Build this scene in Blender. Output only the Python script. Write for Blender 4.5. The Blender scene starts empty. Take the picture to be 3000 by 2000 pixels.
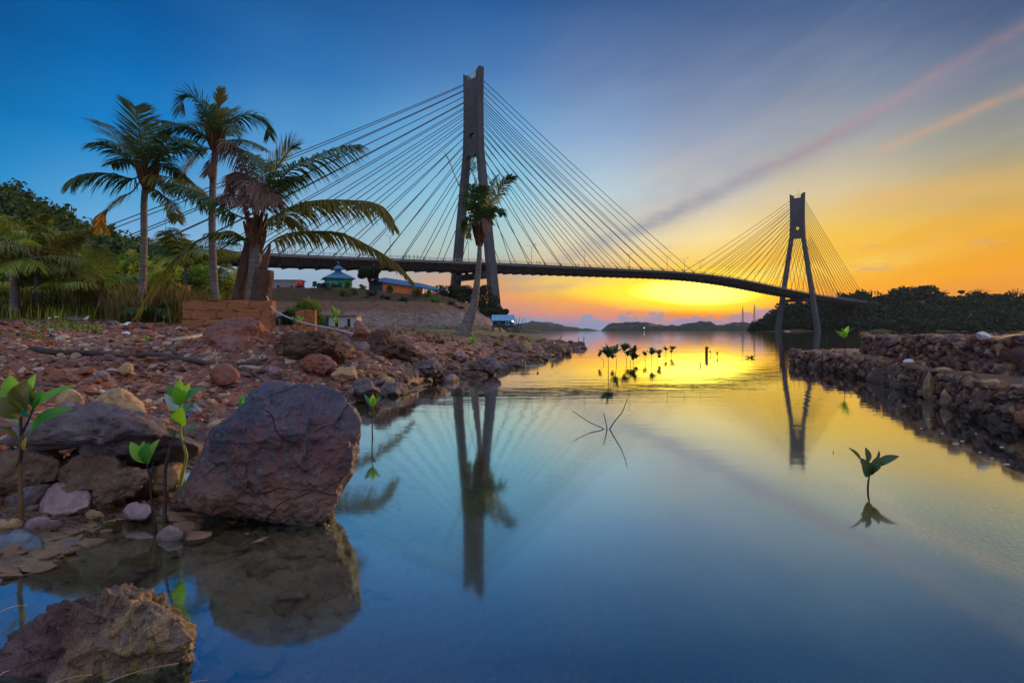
import bpy, bmesh, math, random
import numpy as np
from mathutils import Vector, Matrix
random.seed(7)
SC = bpy.context.scene
COL = SC.collection
F = 1700.0; HY = 969.0; CH = 0.6            # focal length (px of a 3000 px frame), horizon row, eye height
def P(px, py, d):
    """point seen at (px,py) of the photograph at distance d in front of the lens"""
    return np.array([(px-1500)/F*d, d, CH-(py-HY)/F*d])
def G(px, py):
    """point on the water level (z=0)"""
    d = CH*F/(py-HY)
    return np.array([(px-1500)/F*d, d, 0.0])
# ---------------------------------------------------------------- noise
def _h(i, j, k, s):
    n = (i*374761393 + j*668265263 + k*2147483647 + s*974634777) & 0xffffffff
    n = ((n ^ (n >> 13))*1274126177) & 0xffffffff
    n = (n ^ (n >> 16)) & 0xffffffff
    return n/2147483647.5 - 1.0
def vnoise(p, s=0):
    p = np.asarray(p, float); i = np.floor(p).astype(np.int64); f = p-i; f = f*f*(3-2*f)
    r = 0
    for a in (0, 1):
        for b in (0, 1):
            for c in (0, 1):
                w = (f[:, 0] if a else 1-f[:, 0])*(f[:, 1] if b else 1-f[:, 1])*(f[:, 2] if c else 1-f[:, 2])
                r = r + w*_h(i[:, 0]+a, i[:, 1]+b, i[:, 2]+c, s)
    return r
def fbm(p, o=4, s=0, g=.5):
    p = np.asarray(p, float); r = 0; a = 1
    for k in range(o):
        r = r+a*vnoise(p, s+k); p = p*2.03+17.1; a *= g
    return r
def ridged(p, o=4, s=0):
    r = 0; a = 1; p = np.asarray(p, float)
    for k in range(o):
        r = r+a*(1-2*np.abs(vnoise(p, s+k))); p = p*2.07+9.3; a *= .5
    return r
# ---------------------------------------------------------------- mesh builder
class MB:
    def __init__(s): s.V = []; s.Fq = []; s.n = 0; s.T = []
    def add(s, V, Fc, tint=None):
        V = np.asarray(V, float)
        s.V.append(V)
        if isinstance(Fc, np.ndarray): s.Fq.append(Fc+s.n)
        else:
            by = {}
            for f in Fc: by.setdefault(len(f), []).append(f)
            for k, v in by.items(): s.Fq.append(np.array(v, dtype=np.int64)+s.n)
        s.T.append(np.full(len(V), 0.5 if tint is None else tint) if np.ndim(tint) == 0 else np.asarray(tint))
        s.n += len(V); return s
    def box(s, c, size, rz=0, tint=None, taper=1.0):
        x, y, z = [v/2 for v in size]
        V = np.array([[-x,-y,-z],[x,-y,-z],[x,y,-z],[-x,y,-z],[-x*taper,-y*taper,z],[x*taper,-y*taper,z],[x*taper,y*taper,z],[-x*taper,y*taper,z]])
        if rz: V = V @ np.array([[math.cos(rz), math.sin(rz), 0],[-math.sin(rz), math.cos(rz), 0],[0,0,1]])
        return s.add(V+np.array(c), np.array([[0,3,2,1],[4,5,6,7],[0,1,5,4],[1,2,6,5],[2,3,7,6],[3,0,4,7]]), tint)
    def beam(s, a, b, w, h, tint=None):
        """rectangular bar from a to b, w across, h in height"""
        a = np.array(a, float); b = np.array(b, float); t = b-a; t /= np.linalg.norm(t)
        up = np.array([0, 0, 1.]) if abs(t[2]) < .98 else np.array([1., 0, 0])
        sd = np.cross(t, up); sd /= np.linalg.norm(sd); u = np.cross(sd, t)
        V = [p+sd*x*w/2+u*z*h/2 for p in (a, b) for x, z in ((-1,-1),(1,-1),(1,1),(-1,1))]
        return s.add(V, np.array([[0,1,2,3],[7,6,5,4],[0,4,5,1],[1,5,6,2],[2,6,7,3],[3,7,4,0]]), tint)
    def tube(s, pts, rad, n=8, tint=None, cap=True):
        pts = np.asarray(pts, float); m = len(pts)
        rad = np.full(m, rad) if np.ndim(rad) == 0 else np.asarray(rad, float)
        T = np.gradient(pts, axis=0); T /= np.linalg.norm(T, axis=1)[:, None]+1e-12
        ref = np.array([0, 0, 1.]) if abs(T[0, 2]) < .9 else np.array([1., 0, 0])
        a = np.cross(T[0], ref); a /= np.linalg.norm(a)
        ang = np.linspace(0, 2*math.pi, n, endpoint=False); V = []
        for i in range(m):
            a = a-T[i]*np.dot(a, T[i]); a /= np.linalg.norm(a); b = np.cross(T[i], a)
            V.append(pts[i]+rad[i]*(np.cos(ang)[:, None]*a+np.sin(ang)[:, None]*b))
        V = np.concatenate(V); i = np.arange(m-1)[:, None]*n; j = np.arange(n)[None]; k = (j+1) % n
        Q = np.stack([i+j, i+k, i+n+k, i+n+j], -1).reshape(-1, 4)
        s.add(V, Q, tint)
        if cap: s.Fq.append(np.array([list(range(s.n-n, s.n))])); s.Fq.append(np.array([list(range(s.n-m*n+n-1, s.n-m*n-1, -1))]))
        return s
def mesh(name, V, Fl, tint=None, smooth=False):
    me = bpy.data.meshes.new(name); V = np.asarray(V, np.float32)
    me.vertices.add(len(V)); me.vertices.foreach_set('co', V.ravel())
    lt = np.concatenate([np.full(len(f), f.shape[1]) for f in Fl]) if Fl else np.zeros(0, int)
    li = np.concatenate([f.ravel() for f in Fl]) if Fl else np.zeros(0, int)
    me.loops.add(len(li)); me.loops.foreach_set('vertex_index', li.astype(np.int32))
    me.polygons.add(len(lt)); st = np.concatenate([[0], np.cumsum(lt)[:-1]])
    me.polygons.foreach_set('loop_start', st.astype(np.int32)); me.polygons.foreach_set('loop_total', lt.astype(np.int32))
    me.polygons.foreach_set('use_smooth', np.full(len(lt), smooth))
    if tint is not None:
        a = me.attributes.new('tint', 'FLOAT', 'POINT'); a.data.foreach_set('value', np.asarray(tint, np.float32))
    me.update(calc_edges=True); me.validate(); return me
def root_loc(o):
    l = np.zeros(3)
    while o is not None: l = l+np.array(o.location); o = o.parent
    return l
def link(o, parent):
    COL.objects.link(o)
    if parent is not None: o.parent = parent
    return o
def obj(name, mb, mat, parent=None, smooth=False, origin=None):
    V = np.concatenate(mb.V); T = np.concatenate(mb.T); org = root_loc(parent)
    if origin is not None: org = org+np.array(origin)
    me = mesh(name, V-org, mb.Fq, T, smooth)
    if mat is not None: me.materials.append(mat)
    o = bpy.data.objects.new(name, me)
    if origin is not None: o.location = origin
    return link(o, parent)
def tag(o, label=None, cat=None, group=None, kind=None):
    if label: o['label'] = label
    if cat: o['category'] = cat
    if group: o['group'] = group
    if kind: o['kind'] = kind
    return o
def thing(name, loc, label, cat, group=None):
    o = bpy.data.objects.new(name, None); o.empty_display_size = .2; COL.objects.link(o); o.location = [float(v) for v in loc]
    return tag(o, label, cat, group)
def copy_tree(o, parent=None):
    c = o.copy(); COL.objects.link(c)
    if parent is not None: c.parent = parent
    for ch in list(o.children): copy_tree(ch, c)
    return c
def relief(name, xs, ys, zs, mat, kind='structure', smooth=True, tint=None):
    """height field from 2-D arrays"""
    V = np.stack([xs, ys, zs], -1).reshape(-1, 3); r, c = xs.shape
    i = np.arange(r-1)[:, None]*c; j = np.arange(c-1)[None]
    Q = np.stack([i+j, i+j+1, i+j+c+1, i+j+c], -1).reshape(-1, 4)
    me = mesh(name, V, [Q], tint, smooth); me.materials.append(mat)
    o = bpy.data.objects.new(name, me); COL.objects.link(o)
    if kind: o['kind'] = kind
    return o
def bez(pts, n):
    """smooth curve through control points (Catmull-Rom)"""
    p = [np.asarray(q, float) for q in pts]; p = [2*p[0]-p[1]]+p+[2*p[-1]-p[-2]]; out = []; m = len(p)-3
    for t in np.linspace(0, m-1e-6, n):
        k = int(t); u = t-k; a, b, c, d = p[k:k+4]
        out.append(.5*((2*b)+(-a+c)*u+(2*a-5*b+4*c-d)*u*u+(-a+3*b-3*c+d)*u**3))
    return np.array(out)
# ---------------------------------------------------------------- materials
def lin(c): return tuple((v/255/12.92 if v/255 <= .04045 else ((v/255+.055)/1.055)**2.4) for v in c)
class NT:
    def __init__(s, nt): s.nt = nt; nt.nodes.clear()
    def n(s, t, **k):
        o = s.nt.nodes.new(t)
        for a, b in k.items(): setattr(o, a, b)
        return o
    def l(s, a, b): s.nt.links.new(a, b)
    def put(s, sock, v):
        if isinstance(v, bpy.types.NodeSocket): s.l(v, sock)
        elif v is not None: sock.default_value = v
    def m(s, op, a, b=None, c=None, clamp=False):
        o = s.n('ShaderNodeMath', operation=op, use_clamp=clamp); s.put(o.inputs[0], a); s.put(o.inputs[1], b)
        if c is not None: s.put(o.inputs[2], c)
        return o.outputs[0]
    def mr(s, v, a, b, c=0., d=1., smooth=False):
        o = s.n('ShaderNodeMapRange', interpolation_type='SMOOTHSTEP' if smooth else 'LINEAR')
        for i, x in enumerate((v, a, b, c, d)): s.put(o.inputs[i], x)
        return o.outputs[0]
    def mix(s, f, a, b, mode='MIX'):
        o = s.n('ShaderNodeMix', data_type='RGBA', blend_type=mode)
        s.put(o.inputs[0], f)
        for k, v in ((6, a), (7, b)):
            if isinstance(v, tuple) and len(v) == 3: v = v+(1,)
            s.put(o.inputs[k], v)
        return o.outputs[2]
    def ramp(s, f, stops, interp='LINEAR'):
        o = s.n('ShaderNodeValToRGB'); cr = o.color_ramp; cr.interpolation = interp
        while len(cr.elements) < len(stops): cr.elements.new(.5)
        for e, (p, c) in zip(cr.elements, stops): e.position = p; e.color = tuple(c[:3])+(1,)
        s.put(o.inputs[0], f); return o.outputs[0]
    def noise(s, vec, scale, detail=4, rough=.55, dist=0, w=None):
        o = s.n('ShaderNodeTexNoise'); s.put(o.inputs['Vector'], vec); o.inputs['Scale'].default_value = scale
        o.inputs['Detail'].default_value = detail; o.inputs['Roughness'].default_value = rough; o.inputs['Distortion'].default_value = dist
        return o.outputs['Fac']
    def voro(s, vec, scale, feat='F1', out='Distance'):
        o = s.n('ShaderNodeTexVoronoi', feature=feat); s.put(o.inputs['Vector'], vec); o.inputs['Scale'].default_value = scale; return o.outputs[out]
    def scale(s, vec, sc):
        o = s.n('ShaderNodeMapping'); s.put(o.inputs[0], vec); o.inputs['Scale'].default_value = sc; return o.outputs[0]
    def bump(s, h, st=.5, d=.02, nrm=None):
        o = s.n('ShaderNodeBump'); s.put(o.inputs['Height'], h); o.inputs['Strength'].default_value = st; o.inputs['Distance'].default_value = d
        if nrm is not None: s.l(nrm, o.inputs['Normal'])
        return o.outputs[0]
def newmat(name):
    m = bpy.data.materials.new(name); m.use_nodes = True; return m, NT(m.node_tree)
def bsdf(t, col, rough=.8, nrm=None, spec=.3, metal=0, trans=None):
    b = t.n('ShaderNodeBsdfPrincipled'); c = col if not (isinstance(col, tuple) and len(col) == 3) else col+(1,)
    t.put(b.inputs['Base Color'], c); t.put(b.inputs['Roughness'], rough); b.inputs['Specular IOR Level'].default_value = spec; t.put(b.inputs['Metallic'], metal)
    if nrm is not None: t.l(nrm, b.inputs['Normal'])
    o = t.n('ShaderNodeOutputMaterial'); out = b.outputs[0]
    if trans:
        tr = t.n('ShaderNodeBsdfTranslucent'); t.put(tr.inputs[0], c); mx = t.n('ShaderNodeMixShader'); mx.inputs[0].default_value = trans
        t.l(out, mx.inputs[1]); t.l(tr.outputs[0], mx.inputs[2]); out = mx.outputs[0]
    t.l(out, o.inputs[0]); return b
def coord(t, k='Object'): return t.n('ShaderNodeTexCoord').outputs[k]
def wpos(t): return t.n('ShaderNodeNewGeometry').outputs['Position']
def m_plain(name, col, rough=.7, var=.25, sc=3, bump=.3, bd=.01, spec=.3, metal=0):
    """weathered solid colour: mottled by noise"""
    m, t = newmat(name); v = coord(t); n = t.noise(v, sc, 5, .6); n2 = t.noise(v, sc*7, 3, .6)
    f = t.m('ADD', t.m('MULTIPLY', n, .7), t.m('MULTIPLY', n2, .3))
    c = t.mix(t.mr(f, .3, .7), tuple(x*(1-var) for x in col), tuple(min(1, x*(1+var)) for x in col))
    bsdf(t, c, rough, t.bump(f, bump, bd), spec, metal); return m
def m_rock(name, cols, sc=6, bump=.9, bd=.02, rand=False, rough=.75, spec=.35, wet=True, rich=1.0):
    """stone: several intrinsic colours mixed in veins and patches"""
    m, t = newmat(name); v = coord(t)
    if rand:
        oi = t.n('ShaderNodeObjectInfo'); vv = t.n('ShaderNodeVectorMath', operation='ADD'); t.l(v, vv.inputs[0]); t.l(oi.outputs['Random'], vv.inputs[1]); v = vv.outputs[0]
    n1 = t.noise(v, sc, 6, .65, .6); n2 = t.noise(v, sc*2.7, 5, .7); n3 = t.noise(v, sc*12, 4, .7); vo = t.voro(v, sc*3.1)
    k = len(cols); st = [(.28+.44*i/(k-1), c) for i, c in enumerate(cols)]
    if rand: f = t.m('ADD', t.m('MULTIPLY', n1, .35), t.m('ADD', .1, t.m('MULTIPLY', oi.outputs['Random'], .68)))
    else: f = n1
    c = t.ramp(f, st); c = t.mix(t.mr(n2, .45, .75, 0, .55), c, tuple(x*.45 for x in cols[0]))
    c = t.mix(t.mr(n3, .55, .8, 0, .5*rich), c, tuple(min(1, x*1.7+.03) for x in cols[-1]))
    if wet:   # algae and water stain left on the lowest hand's width
        z = t.n('ShaderNodeSeparateXYZ'); t.l(wpos(t), z.inputs[0])
        w = t.mr(t.m('ADD', z.outputs[2], t.m('MULTIPLY', n2, .04)), .02, .06, .65, 0.)
        c = t.mix(w, c, (.05, .04, .025))
    h = t.m('ADD', t.m('MULTIPLY', n1, 1.), t.m('ADD', t.m('MULTIPLY', n3, .35), t.m('MULTIPLY', vo, .5)))
    h2 = t.m('ADD', h, t.m('MULTIPLY', t.noise(v, sc*40, 3, .7), .12))
    bsdf(t, c, rough, t.bump(h2, bump, bd), spec); return m
def m_tint(name, cols, sc=20, rough=.8, bump=.5, bd=.01, trans=None, spec=.3):
    """palette picked per stone/leaf by the tint attribute"""
    m, t = newmat(name); a = t.n('ShaderNodeAttribute', attribute_name='tint').outputs['Fac']; v = coord(t); n = t.noise(v, sc, 4, .6)
    k = len(cols); c = t.ramp(t.m('ADD', a, t.m('MULTIPLY', t.m('SUBTRACT', n, .5), .25)), [(i/(k-1), c) for i, c in enumerate(cols)])
    if bump and not trans:   # dark tide line on the lowest stones
        z = t.n('ShaderNodeSeparateXYZ'); t.l(wpos(t), z.inputs[0]); c = t.mix(t.mr(t.m('ADD', z.outputs[2], t.m('MULTIPLY', n, .07)), .06, .13, .72, 0.), c, (.035, .028, .02))
    bsdf(t, c, rough, t.bump(n, bump, bd), spec, 0, trans); return m
_ic = {}
def ICO(n):
    if n not in _ic:
        bm = bmesh.new(); bmesh.ops.create_icosphere(bm, subdivisions=n, radius=1)
        _ic[n] = (np.array([v.co[:] for v in bm.verts]), np.array([[v.index for v in f.verts] for f in bm.faces])); bm.free()
    V, Q = _ic[n]; return V.copy(), Q.copy()
# ================================================================ camera, render settings
cam = bpy.data.cameras.new('camera'); co = bpy.data.objects.new('camera', cam); COL.objects.link(co); SC.camera = co
co.location = (0, 0, CH); co.rotation_euler = (math.pi/2, 0, 0)
cam.sensor_width = 36; cam.lens = 36*F/3000; cam.shift_y = -(1000-HY)/3000; cam.clip_start = .02; cam.clip_end = 9000
SC.view_settings.view_transform = 'Standard'; SC.view_settings.look = 'None'; SC.view_settings.exposure = 0; SC.view_settings.gamma = 1
try:
    cy = SC.cycles; cy.max_bounces = 6; cy.diffuse_bounces = 2; cy.glossy_bounces = 4; cy.transparent_max_bounces = 12; cy.transmission_bounces = 2
    cy.volume_bounces = 1; cy.caustics_reflective = False; cy.caustics_refractive = False; cy.sample_clamp_indirect = 4; cy.use_denoising = True
except Exception: pass
# ================================================================ sky
SUN_AZ = math.radians(44); SUN_EL = math.radians(7)
def build_world():
    w = bpy.data.worlds.new('World'); SC.world = w; w.use_nodes = True; t = NT(w.node_tree)
    d = t.n('ShaderNodeTexCoord').outputs['Generated']; s = t.n('ShaderNodeSeparateXYZ'); t.l(d, s.inputs[0]); x, y, z = s.outputs
    el = t.m('ARCSINE', t.m('MINIMUM', t.m('MAXIMUM', z, -1.), 1.)); az = t.m('ARCTAN2', x, y)
    # soft warping so that the colour bands are not ruler straight
    dn = t.scale(d, (1, 1, 5)); wn = t.noise(dn, 2.2, 4, .55)
    elw = t.m('ADD', el, t.m('MULTIPLY', t.m('SUBTRACT', wn, .5), .05))
    azw = t.m('ADD', az, t.m('MULTIPLY', t.m('SUBTRACT', t.noise(dn, 1.7, 3, .5), .5), .12))
    LO, HI = -.06, .62
    f = t.mr(elw, LO, HI)
    C = {  # colours of the evening sky by bearing (photo column) and height (photo row)
     -200: [(0,(0,82,146)),(200,(0,102,168)),(400,(0,124,190)),(600,(30,145,215)),(760,(95,160,210)),(969,(110,160,205))],
     400: [(0,(0,86,156)),(200,(0,106,180)),(400,(15,130,202)),(600,(90,165,214)),(760,(135,178,222)),(969,(130,160,200))],
     900: [(0,(30,92,156)),(200,(45,116,182)),(400,(80,150,206)),(600,(128,178,212)),(740,(150,185,205)),(850,(142,160,190)),(969,(140,150,185))],
     1450: [(0,(40,92,154)),(200,(72,122,180)),(400,(108,170,216)),(580,(148,204,224)),(720,(178,200,192)),(790,(180,165,150)),(830,(215,160,110)),(880,(235,155,95)),(925,(200,140,135)),(950,(130,145,175)),(969,(120,140,170))],
     1750: [(0,(55,92,145)),(200,(95,125,172)),(400,(138,168,205)),(560,(185,208,218)),(690,(232,220,188)),(780,(250,205,120)),(850,(255,215,70)),(895,(252,170,60)),(925,(230,145,110)),(950,(175,140,165)),(969,(150,135,165))],
     2060: [(0,(62,94,142)),(200,(104,126,165)),(400,(150,162,185)),(560,(205,198,190)),(690,(252,226,160)),(780,(255,208,70)),(835,(255,225,30)),(865,(255,225,5)),(900,(255,195,0)),(925,(255,145,10)),(950,(180,140,150)),(969,(160,130,150))],
     2400: [(0,(72,98,142)),(200,(112,130,160)),(400,(160,164,170)),(560,(215,198,158)),(690,(246,200,80)),(800,(255,186,10)),(870,(255,160,0)),(930,(245,135,5)),(969,(200,140,80))],
     3000: [(0,(70,92,132)),(200,(112,125,145)),(400,(152,152,140)),(560,(200,172,105)),(690,(232,166,30)),(800,(245,160,0)),(860,(228,142,30)),(969,(160,110,90))],
    }
    prev = None; pa = None
    for X in sorted(C):
        a = math.atan((X-1500)/F); st = []
        for Y, c in sorted(C[X], key=lambda q: -q[0]):
            e = math.atan((HY-Y)/F*math.cos(a)); st.append(((e-LO)/(HI-LO), lin(c)))
        r = t.ramp(f, st, 'B_SPLINE' if False else 'LINEAR')
        prev = r if prev is None else t.mix(t.mr(azw, pa, a, smooth=True), prev, r)
        pa = a
    col = prev
    # faint cirrus grain lying along the streaks
    rr = t.n('ShaderNodeMapping'); t.l(d, rr.inputs[0]); rr.inputs['Rotation'].default_value = (0, math.radians(26), 0)
    ci = t.noise(t.scale(rr.outputs[0], (1.2, 1.2, 11)), 2.4, 6, .62, .35); am = t.m('MULTIPLY', t.mr(az, -.2, .3, .08, .8), t.mr(el, .5, .3, .35, 1.))
    col = t.mix(t.m('MULTIPLY', t.mr(ci, .50, .72), t.m('MULTIPLY', am, .14)), col, t.mix(.5, col, (.95,.72,.55))); col = t.mix(t.m('MULTIPLY', t.mr(ci, .50, .28), t.m('MULTIPLY', am, .14)), col, t.mix(.55, col, (.16,.24,.38)))
    # pale wisps drifting with the same slant as the streaks
    def streak(col, p1, p2, width, colr, amt, x0, x1, feather=.0):
        v1 = P(*p1, 1)-np.array([0, 0, CH]); v2 = P(*p2, 1)-np.array([0, 0, CH]); n = np.cross(v1, v2); n /= np.linalg.norm(n)
        dp = t.n('ShaderNodeVectorMath', operation='DOT_PRODUCT'); t.l(d, dp.inputs[0]); dp.inputs[1].default_value = tuple(n)
        wob = t.m('MULTIPLY', t.m('SUBTRACT', t.noise(t.scale(d, (3, 3, 3)), 2., 4, .6), .5), width*1.6)
        q = t.m('DIVIDE', t.m('ADD', dp.outputs['Value'], wob), width)
        g = t.m('POWER', 2.718, t.m('MULTIPLY', t.m('MULTIPLY', q, q), -1.))
        a0, a1 = math.atan((x0-1500)/F), math.atan((x1-1500)/F)
        g = t.m('MULTIPLY', g, t.mr(az, a0, a0+.25*(a1-a0), smooth=True)); g = t.m('MULTIPLY', g, t.mr(az, a1-.02, a1+.3, 1., 0.))
        br = t.mr(t.noise(t.scale(d, (6, 6, 14)), 2.5, 5, .65), .3, .65, .35, 1.)
        return t.mix(t.m('MULTIPLY', t.m('MULTIPLY', g, br), amt, clamp=True), col, lin(colr))
    col = streak(col, (1900, 655), (2450, 395), .011, (155, 140, 155), .7, 1780, 2450)
    col = streak(col, (1750, 700), (2100, 520), .04, (140, 155, 178), .4, 1600, 2200)
    col = streak(col, (1600, 780), (1900, 655), .012, (150, 160, 170), .5, 1450, 1950)
    col = streak(col, (2350, 440), (3000, 75), .008, (182, 145, 145), .42, 2200, 3100)
    col = streak(col, (2600, 430), (3000, 265), .007, (222, 168, 128), .5, 2500, 3100)
    col = streak(col, (2500, 600), (3000, 520), .016, (235, 180, 100), .5, 2400, 3100)
    col = streak(col, (2450, 790), (3000, 640), .02, (245, 185, 85), .4, 2300, 3100)
    col = streak(col, (1700, 880), (2300, 800), .012, (255, 245, 120), .5, 1750, 2250)
    col = streak(col, (1450, 850), (1800, 832), .006, (175, 150, 150), .4, 1400, 1750)
    # low grey-violet cumulus bank along the horizon
    cn = t.noise(t.scale(d, (1, 1, 1.6)), 14, 6, .6)
    hgt = t.m('ADD', .009, t.m('MULTIPLY', t.m('MAXIMUM', t.m('SUBTRACT', cn, .42), 0.), .11))
    hgt = t.m('ADD', hgt, t.m('MULTIPLY', t.mr(az, .36, .42, 0., 1., True), t.mr(az, .43, .5, .028, 0.)))
    cb = t.m('MULTIPLY', t.mr(t.m('SUBTRACT', hgt, el), -.0015, .004), t.mr(az, .43, .55, .85, 0.))
    cb = t.m('MULTIPLY', cb, t.mr(az, -.25, -.1))
    col = t.mix(cb, col, t.mix(t.mr(az, .1, .4), lin((128, 150, 185)), lin((165, 140, 165))))
    # small separate cloudlets in the orange band
    cl = t.mr(t.noise(t.scale(d, (1, 1, 7)), 9, 4, .6), .60, .70)
    cl = t.m('MULTIPLY', cl, t.m('MULTIPLY', t.mr(el, .03, .05), t.mr(el, .10, .16, 1., 0.)))
    col = t.mix(t.m('MULTIPLY', cl, .35), col, lin((170, 150, 160)))
    # bright turquoise-white sky overhead and behind the viewer, outside the picture
    up = t.mr(el, .56, 1.1, smooth=True); back = t.m('MULTIPLY', t.mr(y, .15, -.5, smooth=True), t.mr(el, -.1, .1))
    col = t.mix(up, col, (.58, .74, 1.0)); col = t.mix(back, col, (.60, .62, .76))
    # the sun's own glow behind thin cloud, brighter than the film can hold
    ex = t.m('DIVIDE', t.m('SUBTRACT', azw, math.atan((2000-1500)/F)), .21); ey = t.m('DIVIDE', t.m('SUBTRACT', elw, .064), .044)
    gl = t.m('MULTIPLY', t.mr(t.m('ADD', t.m('MULTIPLY', ex, ex), t.m('MULTIPLY', ey, ey)), 0., 1., 1., 0., True), t.mr(el, .024, .036))
    col = t.mix(t.m('MULTIPLY', gl, .7), col, (1.8, 1.05, .0))
    fx = t.m('DIVIDE', t.m('SUBTRACT', azw, math.atan((2050-1500)/F)), .115); fy = t.m('DIVIDE', t.m('SUBTRACT', elw, .066), .024); g2 = t.mr(t.m('ADD', t.m('MULTIPLY', fx, fx), t.m('MULTIPLY', fy, fy)), 0., 1., 1., 0., True)
    col = t.mix(t.m('MULTIPLY', g2, t.mr(el, .03, .045)), col, (3.0, 2.5, .28))
    col = t.mix(t.mr(el, -.03, -.1), col, (.03, .04, .05))
    sk = t.n('ShaderNodeTexSky'); sk.sky_type = 'NISHITA'; sk.sun_disc = False; sk.sun_elevation = SUN_EL; sk.sun_rotation = SUN_AZ
    b1 = t.n('ShaderNodeBackground'); t.l(col, b1.inputs[0]); b1.inputs[1].default_value = 1.0
    b2 = t.n('ShaderNodeBackground'); t.l(sk.outputs[0], b2.inputs[0]); b2.inputs[1].default_value = .0008
    ad = t.n('ShaderNodeAddShader'); t.l(b1.outputs[0], ad.inputs[0]); t.l(b2.outputs[0], ad.inputs[1])
    o = t.n('ShaderNodeOutputWorld'); t.l(ad.outputs[0], o.inputs[0])
    w.cycles.sampling_method = 'MANUAL'; w.cycles.sample_map_resolution = 1024
build_world()
sl = bpy.data.lights.new('sun', 'SUN'); sl.energy = 3.0; sl.angle = math.radians(5); sl.color = (1, .60, .28)
so = bpy.data.objects.new('sun', sl); COL.objects.link(so)
v = Vector((math.sin(SUN_AZ)*math.cos(SUN_EL), math.cos(SUN_AZ)*math.cos(SUN_EL), math.sin(SUN_EL)))
so.rotation_euler = v.to_track_quat('Z', 'Y').to_euler(); so.location = (40, 60, 30)

# ================================================================ water
def m_water():
    m, t = newmat('calm sea water'); p = wpos(t); s = t.n('ShaderNodeSeparateXYZ'); t.l(p, s.inputs[0])
    dist = s.outputs[1]
    n1 = t.noise(t.scale(p, (.5, 1.6, 1)), 1.1, 4, .6); n2 = t.noise(t.scale(p, (.12, .5, 1)), 1., 4, .6); n3 = t.noise(t.scale(p, (1, 2.4, 1)), 5., 3, .5)
    st = t.mr(dist, 2.2, 6., .10, 1.)
    h = t.m('ADD', t.m('MULTIPLY', n1, .0034), t.m('ADD', t.m('MULTIPLY', n2, .006), t.m('MULTIPLY', n3, .0006)))
    h = t.m('MULTIPLY', h, st)
    bp = t.n('ShaderNodeBump'); t.l(h, bp.inputs['Height']); bp.inputs['Strength'].default_value = 1.; bp.inputs['Distance'].default_value = 1.
    g = t.n('ShaderNodeBsdfGlossy'); g.inputs['Color'].default_value = (.93, .95, .96, 1); t.l(bp.outputs[0], g.inputs['Normal'])
    t.put(g.inputs['Roughness'], t.mr(dist, 3.3, 5.2, .06, .035))
    tr = t.n('ShaderNodeBsdfTransparent'); tr.inputs[0].default_value = (.80, .84, .74, 1)
    lw = t.n('ShaderNodeLayerWeight'); lw.inputs['Blend'].default_value = .5; fc = lw.outputs['Facing']
    fac = t.ramp(fc, [(.40, (.30,)*3), (.515, (.43,)*3), (.76, (.66,)*3), (.93, (.92,)*3), (1., (.97,)*3)])
    t.put(g.inputs['Color'], t.ramp(fc, [(.5, (.50, .93, 1.)), (.76, (.80, .95, .98)), (.93, (.97, .97, .97))]))
    mx = t.n('ShaderNodeMixShader'); t.l(fac, mx.inputs[0]); t.l(tr.outputs[0], mx.inputs[1]); t.l(g.outputs[0], mx.inputs[2])
    o = t.n('ShaderNodeOutputMaterial'); t.l(mx.outputs[0], o.inputs[0]); return m
M_water = m_water()
def plane(name, x0, x1, y0, y1, z, mat, kind='structure'):
    m = MB(); m.add([[x0,y0,z],[x1,y0,z],[x1,y1,z],[x0,y1,z]], np.array([[0,1,2,3]])); o = obj(name, m, mat); o['kind'] = kind; return o
water = plane('water', -2600, 2600, -60, 2880, 0, M_water)
M_bed = m_plain('dark silt sea bed', (.010, .024, .028), .95, .35, .8, .3, .05)
plane('sea_bed', -2600, 2600, -60, 2880, -1.2, M_bed)

# ================================================================ near ground
SH = [(-40,-8,None),(-8,.2,None),(-2.5,1.25,None)]
shore = [(-40., -8.), (-8., .2), (-2.6, 1.2)]
for q in [(0,1600),(130,1575),(200,1562),(310,1530),(440,1512),(500,1470),(520,1440),(640,1330),(860,1230),(1000,1175),(1045,1166),(1118,1159),(1195,1138),(1269,1114),(1346,1107),(1416,1103),(1486,1082),(1560,1068),(1626,1040),(1708,1022),(1653,1004),(1576,985)]:
    g = G(*q); shore.append((g[0], g[1]))
shore += [(1.5, 75), (-2, 100), (-4, 150), (-8, 170), (-300, 170), (-300, -8)]
shore = np.array(shore)
def sdist(x, y, poly=shore):
    """distance to the polygon's edge, positive inside"""
    x = np.asarray(x, float).ravel(); y = np.asarray(y, float).ravel(); d = np.full(x.shape, 1e9); ins = np.zeros(x.shape, bool)
    for i in range(len(poly)):
        ax, ay = poly[i]; bx, by = poly[(i+1) % len(poly)]; dx, dy = bx-ax, by-ay
        u = np.clip(((x-ax)*dx+(y-ay)*dy)/(dx*dx+dy*dy), 0, 1)
        d = np.minimum(d, np.hypot(x-ax-u*dx, y-ay-u*dy))
        c = ((ay > y) != (by > y)) & (x < (bx-ax)*(y-ay)/((by-ay)+1e-12)+ax); ins ^= c
    return np.where(ins, d, -d)
def sm(a, b, x): u = np.clip((x-a)/(b-a), 0, 1); return u*u*(3-2*u)
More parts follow.
